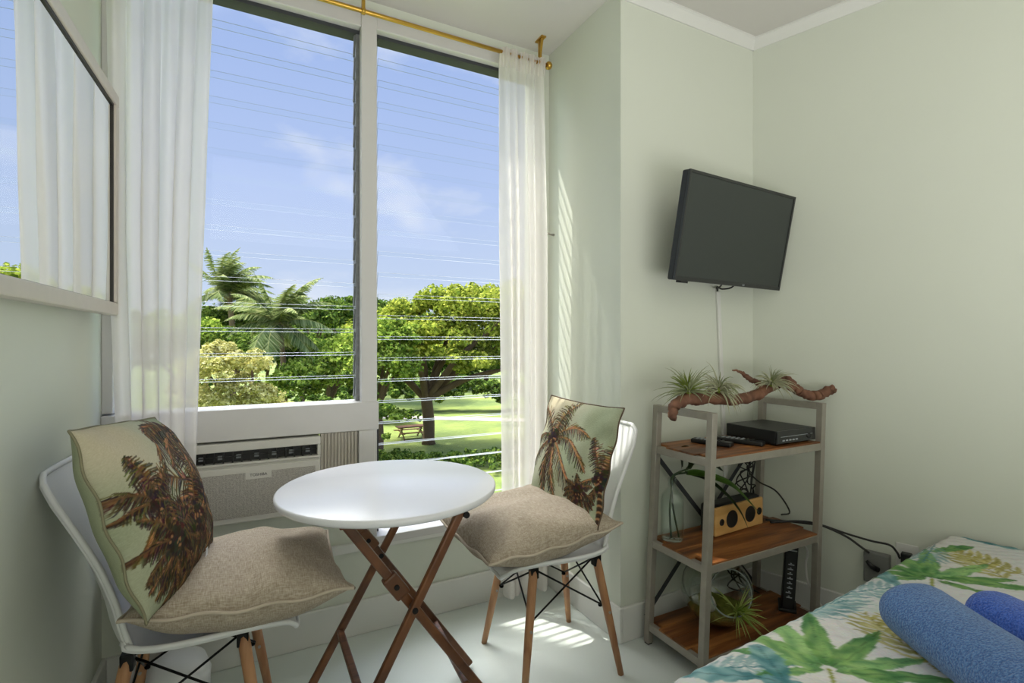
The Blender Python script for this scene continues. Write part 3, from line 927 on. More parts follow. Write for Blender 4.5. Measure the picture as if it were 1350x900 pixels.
# ------------------------------------------------------------------ waste bin behind the left chair
m = MB(); m.lathe([(0, 0), (.076, 0), (.083, .01), (.089, .14), (.09, .15), (.087, .152), (.085, .165), (.074, .195), (.044, .214), (0, .22)], (-.195, 1.868, 0), 40)
tag(link('waste_bin', m, M_plastic_w, origin=(-.195, 1.868, 0)), 'small white round-topped bin on the floor behind the left-hand chair', 'bin')

# ------------------------------------------------------------------ television
def tv():
    C = Vector((1.755, 1.392, 1.607)); W, Hh = .672, .404
    yaw, pit, rol = .059, .179, -.0094
    n = Vector((math.sin(yaw) * math.cos(pit), -math.cos(yaw) * math.cos(pit), -math.sin(pit)))
    r = Vector((math.cos(yaw), math.sin(yaw), 0)); up = n.cross(r)
    if up.z < 0: up = -up
    r2 = r * math.cos(rol) + up * math.sin(rol); u2 = -r * math.sin(rol) + up * math.cos(rol)
    M = Matrix(((r2.x, u2.x, n.x, C.x), (r2.y, u2.y, n.y, C.y), (r2.z, u2.z, n.z, C.z), (0, 0, 0, 1)))
    t = thing('television', 'black flat television on a wall bracket above the shelf unit, tilted downward', 'television', tuple(C))
    m = MB(); m.box((-W / 2, -Hh / 2, -.035), (W / 2, Hh / 2, -.003), M); m.box((-W * .36, -Hh * .38, -.055), (W * .36, Hh * .30, -.035), M)
    link('back_shell', m, M_bplast, t, bevel=.006)
    b = .011
    m = MB()
    m.box((-W / 2, -Hh / 2, -.006), (-W / 2 + b, Hh / 2, .004), M); m.box((W / 2 - b, -Hh / 2, -.006), (W / 2, Hh / 2, .004), M)
    m.box((-W / 2 + b, Hh / 2 - b, -.006), (W / 2 - b, Hh / 2, .004), M); m.box((-W / 2 + b, -Hh / 2, -.006), (W / 2 - b, -Hh / 2 + b * 1.5, .004), M)
    fr = link('bezel', m, M_bezel, t, bevel=.0015)
    link('screen', MB().box((-W / 2 + b, -Hh / 2 + b, -.004), (W / 2 - b, Hh / 2 - b, .001), M), M_screen, t)
    text_mesh('logo', 'LG', .012, M_grey_marks, M @ Matrix.Translation((.075, -Hh / 2 + .008, .0046)), fr)
    m = MB(); m.box((-.29, -Hh / 2 - .008, -.03), (-.25, -Hh / 2, -.006), M); link('sensor_foot', m, M_bplast, t)
    # wall bracket
    m = MB()
    back = M @ Vector((0, .0, -.055))
    m.box((back.x - .06, YT - .012, back.z - .11), (back.x + .06, YT, back.z + .11))
    m.bar(back, (back.x, YT - .006, back.z), .05, .035)
    m.box((-.09, -.09, -.062), (.09, .09, -.055), M)
    link('wall_bracket', m, M_black, t)
    # two short leads meeting below
    m = MB()
    p0 = M @ Vector((.03, -Hh * .34, -.05)); p1 = M @ Vector((.11, -Hh * .34, -.05)); e = Vector((1.834, YT - .006, 1.40))
    for p in (p0, p1):
        m.tube(smoothpath([p, p + Vector((0, .03, -.06)), (p + e) / 2 + Vector((0, .03, -.03)), e + Vector((0, 0, .02)), e + Vector((0, 0, -.01))], 6), .0035, 8)
    link('power_lead', m, M_cable, t)
tv()
m = MB(); m.box((1.826, YT - .012, .40), (1.846, YT, 1.40))
M_cc = Matrix.Shear('XZ', 4, (0, 0))
for v in m.bm.verts: v.co.x += (1.40 - v.co.z) * .06
tag(link('cord_cover', m, M_white, origin=(1.85, YT, .4), bevel=.003), 'white cord cover running down the wall below the television', 'cord cover')

# ------------------------------------------------------------------ shelf unit
SX0, SX1, SY0, SY1, SH = 1.375, 2.03, 1.235, 1.527, .93
LEAN = .05 / .93
def lx(z): return LEAN * z
ST = .026
SHELF_Z = (.085, .405, .772)
def shelf():
    t = thing('shelf_unit', 'open metal and wood shelf unit in the corner below the television', 'shelf', (SX0, SY0, 0))
    def sheared(mb):
        for v in mb.bm.verts: v.co.x += lx(v.co.z)
        return mb
    for x in (SX0, SX1 - ST):
        for y in (SY0, SY1 - ST):
            m = MB(); m.box((x, y, .006), (x + ST, y + ST, SH)); p = link('post', sheared(m), M_steel, t, bevel=.002)
            m = MB(); m.box((x + .003, y + .003, 0), (x + ST - .003, y + ST - .003, .008)); link('foot', m, M_bplast, p)
        m = MB(); m.box((x, SY0 + ST, SH - ST), (x + ST, SY1 - ST, SH)); link('top_rail', sheared(m), M_steel, t, bevel=.002)
    for z in SHELF_Z:
        m = MB()
        m.box((SX0 + ST, SY0 + .002, z - .03), (SX1 - ST, SY0 + ST - .004, z - .002)); m.box((SX0 + ST, SY1 - ST + .004, z - .03), (SX1 - ST, SY1 - .002, z - .002))
        m.box((SX0 + .002, SY0 + ST, z - .03), (SX0 + ST - .004, SY1 - ST, z - .002)); m.box((SX1 - ST + .004, SY0 + ST, z - .03), (SX1 - .002, SY1 - ST, z - .002))
        rl = link('shelf_rail', sheared(m), M_steel, t, bevel=.002)
        m = MB(); n = 4
        yy = np.linspace(SY0 + .004, SY1 - .004, n + 1)
        # boards notched between the posts
        for k in range(n):
            e = ST if k in (0, n - 1) else .003
            m.box((SX0 + e, yy[k] + .0006, z - .016), (SX1 - e, yy[k + 1] - .0006, z + .004))
        link('shelf_board', sheared(m), M_shelfwood, t, bevel=.0015)
    # X of flat bars across the back
    yb = SY1 + .003
    m = MB(); m.bar((SX0 + .012 + lx(.75), yb, .745), (SX1 - .012 + lx(.1), yb, .095), .003, .018, up=(0, 0, 1)); link('cross_brace', m, M_dark, t)
    m = MB(); m.bar((SX0 + .012 + lx(.1), yb + .004, .095), (SX1 - .012 + lx(.75), yb + .004, .745), .003, .018, up=(0, 0, 1)); link('cross_brace', m, M_dark, t)
shelf()
TOPZ, MIDZ, BOTZ = (z + .004 for z in reversed(SHELF_Z))

# ------------------------------------------------------------------ driftwood and air plants on the top rails
def wob(pts, n=6, a=.004, seed=1):
    r = random.Random(seed); P = smoothpath(pts, n)
    return [p + Vector((r.uniform(-a, a), r.uniform(-a, a), r.uniform(-a, a))) for p in P]
def driftwood():
    t = thing('driftwood', 'twisted brown driftwood branch lying across the top rails of the shelf', 'driftwood', (1.75, 1.36, SH))
    def limb(pts, rs, seed):
        P = wob(pts, 7, .003, seed); n = len(P)
        R_ = [float(np.interp(i / (n - 1), np.linspace(0, 1, len(rs)), rs)) * random.Random(i + seed).uniform(.9, 1.1) for i in range(n)]
        return P, R_
    a = [(1.335, 1.33, .905), (1.345, 1.335, .945), (1.40, 1.345, .968), (1.47, 1.35, .968), (1.55, 1.355, .968), (1.64, 1.36, .955), (1.75, 1.37, .952), (1.85, 1.38, .962), (1.905, 1.375, .985)]
    m = MB(); m.tube(*limb(a, [.013, .02, .021, .023, .024, .022, .022, .022, .018], 3), 12)
    trunk = link('trunk', m, M_drift, t, smooth=True)
    b = [(1.88, 1.375, .970), (1.93, 1.36, 1.0), (1.975, 1.34, 1.018), (2.01, 1.32, .985), (2.045, 1.30, .960), (2.09, 1.275, .958), (2.125, 1.25, .978), (2.135, 1.24, .985)]
    m = MB(); m.tube(*limb(b, [.016, .02, .022, .02, .019, .021, .019, .016], 5), 12)
    link('branch', m, M_drift, t, smooth=True)
    c = [(1.90, 1.375, .975), (1.875, 1.39, 1.005), (1.83, 1.41, 1.03), (1.80, 1.42, 1.055), (1.765, 1.43, 1.062)]
    m = MB(); m.tube(*limb(c, [.013, .012, .010, .006, .003], 8), 9)
    link('branch', m, M_drift, t, smooth=True)
driftwood()

def air_plant(C, R, n, label, seed, M1, M2, aim=(0, 0, 1), droop=.7, wide=.0032, inner=.35, group=None):
    r = random.Random(seed); C = Vector(C); aim = Vector(aim).normalized()
    t = thing('air_plant', label, 'plant', tuple(C), group=group)
    qrot = Vector((0, 0, 1)).rotation_difference(aim)
    for part, cnt, mt, spread in (('leaf_rosette', n, M2, 1.0), ('inner_leaves', int(n * .45), M1, .55)):
        m = MB()
        for k in range(cnt):
            az = r.uniform(0, 2 * PI); el = r.uniform(.05, 1.25) if spread == 1.0 else r.uniform(.7, 1.5)
            L = R * r.uniform(.65, 1.1) * (1 if spread == 1.0 else .75)
            d = qrot @ Vector((math.cos(az) * math.cos(el), math.sin(az) * math.cos(el), math.sin(el)))
            p = C.copy(); pts = []; N = 7
            for i in range(N + 1):
                pts.append(p.copy()); d = (d + Vector((0, 0, -droop / N * (1 + i / N))) + Vector((r.uniform(-1, 1), r.uniform(-1, 1), r.uniform(-1, 1))) * .06).normalized(); p = p + d * L / N
            w = wide * r.uniform(.8, 1.3)
            m.tube(pts, [w * 1.3, w * 1.1, w, w * .85, w * .7, w * .5, w * .3, w * .08], 5)
        link(part, m, mt, t, smooth=True)
    m = MB(); m.lathe([(0, -.012), (.010, -.006), (.014, .004), (.010, .018), (0, .03)], C, 12); link('core', m, M_airbase, t)
    return t
G_AP = 'air plants on the driftwood'
air_plant((1.425, 1.345, .995), .135, 46, 'spiky green air plant at the left end of the driftwood', 2, M_airbase, M_airplant, (-.15, -.1, 1), .65, .0028, group=G_AP)
air_plant((1.575, 1.335, .995), .115, 60, 'dense pale air plant second from the left on the driftwood', 5, M_airplant, M_airplant2, (.2, -.3, 1), 1.3, .0030, group=G_AP)
air_plant((1.90, 1.35, 1.005), .105, 54, 'pale air plant at the fork of the driftwood above the black media box', 9, M_airplant, M_airplant2, (0, -.2, 1), 1.0, .0026, group=G_AP)

# ------------------------------------------------------------------ things on the upper shelf board
def media_box():
    x0, x1, y0, y1, z0 = 1.80, 2.038, 1.255, 1.49, TOPZ
    t = thing('media_box', 'black cable box on the top board of the shelf unit', 'media box', ((x0 + x1) / 2, (y0 + y1) / 2, z0))
    m = MB(); m.box((x0, y0 + .008, z0 + .006), (x1, y1, z0 + .058)); link('case', m, M_bplast, t, bevel=.003)
    m = MB(); m.box((x0 - .001, y0, z0 + .008), (x1 + .001, y0 + .008, z0 + .058)); fr = link('front_panel', m, mat('gloss_black', rgb(38, 39, 41), .2), t, bevel=.002)
    m = MB(); m.box((x0 + .02, y0 - .0008, z0 + .034), (x1 - .02, y0, z0 + .0355)); link('display_line', m, M_grey_marks, fr)
    for k in range(5):
        m = MB(); m.box((x0 + .03 + k * .02, y0 - .002, z0 + .018), (x0 + .042 + k * .02, y0, z0 + .023)); link('button', m, M_grey_marks, fr)
    m = MB(); Mx = Matrix.Translation((x1 - .045, y0, z0 + .028)) @ Matrix.Rotation(PI / 2, 4, 'X'); m.lathe([(0, .005), (.009, .005), (.01, 0)], M=Mx, seg=20); link('dial', m, M_bplast, fr)
    for x in (x0 + .02, x1 - .02):
        for y in (y0 + .03, y1 - .03):
            m = MB(); m.lathe([(0, 0), (.009, 0), (.009, .007), (0, .007)], (x, y, z0), 14); link('foot', m, M_bplast, t)
media_box()

def remote(a, b, w, label, seed):
    a = Vector(a); b = Vector(b); L = (b - a).length; rz = math.atan2(b.y - a.y, b.x - a.x)
    M = Matrix.Translation(a) @ Matrix.Rotation(rz, 4, 'Z')
    t = thing('remote_control', label, 'remote control', tuple((a + b) / 2), group='remote controls on the top shelf')
    m = MB(); m.box((0, -w / 2, 0), (L, w / 2, .018), M); link('body', m, M_bplast, t, bevel=.006, bseg=3)
    for i in range(7):
        for j in (-1, 0, 1):
            m = MB(); x = L * (.16 + .1 * i); m.box((x - .004, j * w * .28 - .004, .017), (x + .004, j * w * .28 + .004, .0205), M)
            link('button', m, M_grey_marks if i < 5 else M_bezel, t)
remote((1.70, 1.455, TOPZ), (1.765, 1.285, TOPZ), .045, 'long black remote control beside the cable box on the top shelf', 1)
remote((1.585, 1.475, TOPZ), (1.64, 1.33, TOPZ), .042, 'black remote control nearest the left end of the top shelf', 2)

# ------------------------------------------------------------------ things on the middle board
def bottle():
    c = (1.462, 1.462, MIDZ)
    t = thing('glass_bottle', 'clear glass bottle holding a green cutting on the middle shelf', 'bottle', c)
    prof = [(0, .004), (.040, .004), (.043, .012), (.044, .05), (.044, .15), (.040, .175), (.026, .195), (.016, .205), (.0145, .225), (.018, .232), (.018, .238), (.0145, .24)]
    inn = [(.0125, .24), (.012, .205), (.022, .192), (.037, .172), (.041, .15), (.041, .014), (0, .010)]
    m = MB(); m.lathe(prof + inn, c, 40); link('bottle_glass', m, M_gvase, t)
    # leafy cutting: stems through the neck, strap leaves arching to the right
    p = thing('plant_cutting', 'green strap-leaved cutting standing in the glass bottle on the middle shelf', 'plant', (c[0], c[1], MIDZ + .012))
    M_leaf = mat('strap_leaf_green', rgb(92, 134, 48), .4, noise=.35, scale=25)
    M_leaf2 = mat('strap_leaf_dark', rgb(38, 58, 26), .45, noise=.3, scale=25)
    def strap(pts, w, mt, up=(0, 0, 1)):
        P = smoothpath(pts, 8); n = len(P); G = []
        for i, q in enumerate(P):
            d = (P[min(i + 1, n - 1)] - P[max(i - 1, 0)]).normalized(); s = d.cross(Vector(up)).normalized(); s2 = s.cross(d)
            t_ = i / (n - 1); ww = w * max(.03, math.sin(PI * min(1, .12 + t_ * .88)) ** .7)
            G.append([q - s * ww + s2 * ww * .25, q - s * ww * .5 + s2 * ww * .05, q, q + s * ww * .5 + s2 * ww * .05, q + s * ww + s2 * ww * .25])
        m = MB(); m.grid(G); bmesh.ops.solidify(m.bm, geom=m.bm.faces[:], thickness=.0012); link('leaf', m, mt, p, smooth=True)
    top = (c[0], c[1], MIDZ + .24)
    m = MB()
    m.tube(smoothpath([(c[0] - .015, c[1] - .01, MIDZ + .014), (c[0] - .012, c[1], MIDZ + .12), (c[0], c[1], MIDZ + .20), (c[0] + .006, c[1] - .004, MIDZ + .25), (c[0] + .05, c[1] - .03, MIDZ + .262)], 6), .004, 8)
    m.tube(smoothpath([(c[0] + .015, c[1] - .02, MIDZ + .014), (c[0] + .006, c[1], MIDZ + .12), (c[0] - .002, c[1], MIDZ + .20), (c[0], c[1] - .004, MIDZ + .25), (c[0] + .04, c[1] - .06, MIDZ + .29)], 6), .0035, 8)
    link('stem', m, M_leaf2, p, smooth=True)
    strap([(c[0] + .04, c[1] - .03, MIDZ + .26), (1.56, 1.41, MIDZ + .255), (1.68, 1.38, MIDZ + .21), (1.77, 1.37, MIDZ + .14), (1.85, 1.37, MIDZ + .07)], .022, M_leaf, (0, -.6, 1))
    strap([(c[0] + .04, c[1] - .03, MIDZ + .262), (1.58, 1.40, MIDZ + .235), (1.66, 1.375, MIDZ + .17), (1.72, 1.36, MIDZ + .10), (1.765, 1.355, MIDZ + .025)], .016, M_leaf2, (0, -.6, 1))
    strap([(c[0] + .03, c[1] - .05, MIDZ + .285), (1.50, 1.38, MIDZ + .33), (1.56, 1.37, MIDZ + .315), (1.64, 1.37, MIDZ + .265)], .022, M_leaf2, (0, -.7, .6))
    strap([(c[0] + .03, c[1] - .02, MIDZ + .28), (1.47, 1.42, MIDZ + .34), (1.50, 1.41, MIDZ + .352), (1.55, 1.40, MIDZ + .31)], .02, M_leaf2, (0, -.7, .6))
    # root threads in the water
bottle()

def speaker():
    c = (1.775, 1.44, MIDZ); rz = math.radians(3)
    t = thing('radio_speaker', 'bamboo-fronted black speaker with round holes on the middle shelf', 'speaker', c, rz, local=True)
    W, D, Hh = .31, .075, .115
    m = MB(); m.box((-W / 2, -D / 2 + .012, .004), (W / 2, D / 2, Hh + .006)); link('cabinet', m, M_bplast, t, bevel=.012, bseg=3)
    m = MB(); m.box((-W / 2 + .002, -D / 2, .002), (W / 2 - .002, -D / 2 + .014, Hh)); fr = link('front_board', m, M_bamboo, t, bevel=.006, bseg=3)
    for x, z, r in ((-.052, .058, .034), (-.115, .055, .013), (.065, .058, .032), (.125, .06, .015)):
        Mx = Matrix.Translation((x, -D / 2, z)) @ Matrix.Rotation(PI / 2, 4, 'X')
        m = MB(); m.lathe([(0, .0), (r * .3, .001), (r * .85, .0005), (r, .002), (r * 1.04, .0005), (r * 1.04, -.004)], M=Mx, seg=30); link('driver_hole', m, M_bplast, fr)
speaker()

# ------------------------------------------------------------------ things on the bottom board
def bowl():
    R_ = .132; c = Vector((1.618, 1.385, BOTZ + R_ - .004))
    t = thing('glass_bowl', 'round clear glass terrarium bowl with a side opening on the bottom shelf', 'bowl', (c.x, c.y, BOTZ))
    ax = Vector((-.30, -.88, .30)).normalized(); q = Vector((0, 0, 1)).rotation_difference(ax).to_matrix().to_4x4()
    M = Matrix.Translation(c) @ q
    a0 = math.radians(38)
    prof = [(R_ * math.sin(a), R_ * math.cos(a)) for a in np.linspace(a0, PI, 40)]
    prof[-1] = (0, -R_)
    inn = [((R_ - .003) * math.sin(a), (R_ - .003) * math.cos(a)) for a in np.linspace(PI, a0, 40)]; inn[0] = (0, -R_ + .003)
    m = MB(); m.lathe(prof + inn[0:], M=M, seg=56)
    link('bowl_glass', m, M_gbowl, t)
    rr_ = R_ * math.sin(a0); zz = R_ * math.cos(a0)
    m = MB(); m.tube([M @ Vector((rr_ * math.cos(k * 2 * PI / 48), rr_ * math.sin(k * 2 * PI / 48), zz)) for k in range(49)], .003, 8, caps=False)
    link('rim', m, mat('glass_rim', rgb(140, 150, 144), .12, spec=.8), t, smooth=True)
    # moss bed
    m = MB(); P = []
    Ri = R_ - .006
    for i in range(13):
        a = PI - (i / 12) * math.radians(58)
        P.append([(c.x + Ri * math.sin(a) * math.cos(k * 2 * PI / 40), c.y + Ri * math.sin(a) * math.sin(k * 2 * PI / 40), c.z + Ri * math.cos(a)) for k in range(40)])
    r = random.Random(4)
    rt = Ri * math.sin(math.radians(58)); zt = c.z - Ri * math.cos(math.radians(58))
    for f in (.9, .7, .5, .3, .02):
        P.append([(c.x + rt * f * math.cos(k * 2 * PI / 40), c.y + rt * f * math.sin(k * 2 * PI / 40), zt + r.uniform(-.008, .012)) for k in range(40)])
    m.grid(P, wrap=True)
    tag(link('moss_bed', m, M_moss, origin=(c.x, c.y, BOTZ + .01), smooth=True), 'yellow-green moss lining the glass bowl on the bottom shelf', 'moss', kind='stuff')
    air_plant((c.x - .005, c.y - .098, BOTZ + .082), .125, 36, 'bright green air plant spilling out of the glass bowl', 12, mat('bright_air_leaf', rgb(128, 150, 52), .5, noise=.2, scale=30), mat('bright_air_leaf_outer', rgb(150, 164, 84), .5, noise=.2, scale=30), (-.15, -.8, .55), .35, .003)
    m = MB(); m.lathe([(0, -.02), (.02, -.016), (.028, 0), (.022, .02), (.012, .04), (0, .044)], (c.x - .055, c.y - .01, zt + .02), 12)
    for v in m.bm.verts: v.co += Vector((r.uniform(-1, 1), r.uniform(-1, 1), r.uniform(-1, 1))) * .004
    tag(link('white_stone', m, mat('pale_stone', rgb(196, 192, 184), .7, noise=.15, scale=40), origin=(c.x - .055, c.y - .01, zt), smooth=True), 'pale stone standing on the moss inside the glass bowl', 'stone')
bowl()

def router():
    c = (1.962, 1.325, BOTZ); rz = math.radians(-54)
    t = thing('internet_router', 'slim upright black router at the right end of the bottom shelf', 'router', c, rz, local=True)
    w, d, h = .046, .09, .30
    m = MB(); Msh = Matrix.Shear('XY', 4, (.06, .0))
    m.box((-w / 2, -d / 2, .012), (w / 2, d / 2, h), Msh); link('case', m, M_bplast, t, bevel=.006, bseg=3)
    m = MB(); m.box((-w / 2 - .01, -d / 2 - .004, 0), (w / 2 + .01, d / 2 + .004, .014)); link('stand', m, M_bplast, t, bevel=.004)
    m = MB(); m.box((-w / 2 + .004, -d / 2 - .0008, h - .05), (w / 2 - .004, -d / 2, h - .046), Msh); link('logo_strip', m, M_grey_marks, t)
    r = random.Random(2)
    for k in range(8):
        z = .06 + k * .019
        m = MB(); m.box((-.010 + r.uniform(-.002, .002), -d / 2 - .0009, z), (.009 + r.uniform(-.002, .003), -d / 2, z + .004), Msh)
        m.box((-.003, -d / 2 - .0009, z + .006), (.003, -d / 2, z + .009), Msh)
        link('status_mark', m, M_grey_marks, t)
router()

# ------------------------------------------------------------------ cables
def cable(name, pts, r, mt, label, n=8):
    m = MB(); m.tube(smoothpath(pts, n), r, 8)
    zz = min(p[2] for p in pts); return tag(link(name, m, mt, origin=(pts[0][0], pts[0][1], zz)), label, 'cable')
cable('white_cable', [(2.02, 1.40, .395), (2.045, 1.30, .33), (2.03, 1.29, .26), (2.03, 1.275, .18), (2.055, 1.23, .10), (2.09, 1.20, .02), (2.10, 1.19, .006)], .004, M_wcable, 'thin white cable hanging between the router and the shelf post')
cable('power_cable', [(1.97, 1.43, MIDZ + .006), (2.04, 1.36, MIDZ + .008), (2.085, 1.30, .418), (2.12, 1.27, .415), (2.155, 1.21, .40), (2.175, 1.12, .395), (2.195, 1.065, .395), (2.205, 1.045, .375), (2.212, 1.036, .35)], .004, M_cable, 'black cable from the shelf to the upper wall plug above the bed')
cable('adapter_cable', [(1.96, 1.40, MIDZ + .006), (2.04, 1.34, MIDZ + .016), (2.085, 1.295, .425), (2.13, 1.255, .408), (2.16, 1.20, .385), (2.172, 1.16, .362), (2.175, 1.125, .345)], .0045, M_cable, 'black cable from the shelf to the grey power adapter')
def tangle():
    r = random.Random(6)
    m = MB()
    for k in range(7):
        pts = [(1.90 + r.uniform(-.05, .05), 1.505 + r.uniform(-.012, .008), .74 + r.uniform(-.02, .01))]
        for i in range(6):
            pts.append((1.93 + r.uniform(-.07, .08), 1.50 + r.uniform(-.012, .012), .70 - i * .04 + r.uniform(-.03, .03)))
        pts.append((1.99 + r.uniform(-.04, .03), 1.50 + r.uniform(-.01, .01), MIDZ + .03 + r.uniform(0, .03)))
        m.tube(smoothpath(pts, 6), .0028, 6)
    m.tube(smoothpath([(1.96, 1.50, .60), (2.0, 1.48, .56), (2.06, 1.44, .52), (2.09, 1.40, .44), (2.06, 1.42, .425)], 6), .0035, 6)
    tag(link('cable_bundle', m, M_cable, origin=(1.93, 1.50, .42)), 'tangled black cables hanging behind the speaker on the middle shelf', 'cables')
    m = MB()
    for k in range(6):
        pts = [(1.86 + r.uniform(-.05, .05), 1.50 + r.uniform(-.012, .012), .37)]
        for i in range(5): pts.append((1.87 + r.uniform(-.06, .06), 1.49 + r.uniform(-.02, .02), .33 - i * .045 + r.uniform(-.02, .02)))
        pts.append((1.92 + r.uniform(-.05, .05), 1.47 + r.uniform(-.03, .02), BOTZ + .006))
        m.tube(smoothpath(pts, 6), .003, 6)
    tag(link('cable_bundle', m, M_cable, origin=(1.87, 1.49, BOTZ)), 'tangled black cables at the back of the bottom shelf behind the glass bowl', 'cables')
tangle()

def on_right_wall(y, z, off=0.0):
    d = Vector((SPL, -1, 0)).normalized(); n = Vector((-1, -SPL, 0)).normalized()
    return Vector((rw(y), y, z)) + n * off, d, n
def wallbox(name, label, cat, y, z, w, h, t, mt, extra=None, bev=.004):
    p, d, n = on_right_wall(y, z)
    M = Matrix(((d.x, 0, n.x, p.x), (d.y, 0, n.y, p.y), (0, 1, 0, p.z), (0, 0, 0, 1)))
    tt = thing(name, label, cat, tuple(p))
    m = MB(); m.box((-w / 2, -h / 2, 0), (w / 2, h / 2, t), M); link('body', m, mt, tt, bevel=bev)
    if extra: extra(tt, M)
    return tt
def adapter_extra(t, M):
    m = MB(); m.tube([M @ Vector((.006, .0, .038)), M @ Vector((-.012, .012, .052)), M @ Vector((-.03, .03, .05))], [.011, .010, .006], 10); link('plug', m, M_bplast, t)
wallbox('power_adapter', 'grey power adapter box on the right wall beside the bed', 'adapter', 1.118, .285, .085, .12, .035, mat('grey_box', rgb(120, 121, 118), .5), adapter_extra)
def plug_extra(t, M):
    m = MB(); m.box((-.035, -.055, 0), (.035, .055, .005), M); o = link('wall_plate', m, M_white, t, bevel=.002)
wallbox('wall_plug', 'small black plug in the wall outlet above the bed corner', 'plug', 1.03, .345, .034, .05, .03, M_bplast, plug_extra)

# ------------------------------------------------------------------ bed, quilt, towels
BZ = .475
b1 = Vector((2.262, .915, 0)); b2 = Vector((.56, .775, 0)); bd = Vector((.60, -1.9, 0))
def bedpt(s, t, z): # s: 0 at left edge .. 1 at wall ; t: 0 far edge .. 1 near
    p = b2 + (b1 - b2) * s + bd * t; return Vector((p.x, p.y, z))
def bed():
    t = thing('bed', 'bed under the leaf quilt against the right wall', 'bed', tuple(bedpt(.5, .5, 0)))
    def slab(nm, z0, z1, ins, mt, bev):
        m = MB(); q = [(ins, ins), (1 - ins * .6, ins), (1 - ins * .6, 1 - ins), (ins, 1 - ins)]
        lo = [m.bm.verts.new(bedpt(a, b, z0)) for a, b in q]; hi = [m.bm.verts.new(bedpt(a, b, z1)) for a, b in q]
        m.bm.faces.new(lo); m.bm.faces.new(hi)
        for i in range(4): m.bm.faces.new([lo[i], lo[(i + 1) % 4], hi[(i + 1) % 4], hi[i]])
        link(nm, m, mt, t, bevel=bev)
    slab('bed_base', .10, .25, .035, mat('bed_base_cloth', rgb(120, 112, 100), .8, noise=.1), .01)
    slab('mattress', .25, BZ - .022, .03, mat('mattress_ticking', rgb(225, 224, 220), .8, noise=.03), .03)
    for a in (.08, .9):
        for b in (.08, .92):
            p = bedpt(a, b, 0); m = MB(); m.tube([p, p + Vector((0, 0, .11))], [.018, .025], 14); link('leg', m, M_walnut, t)
bed()

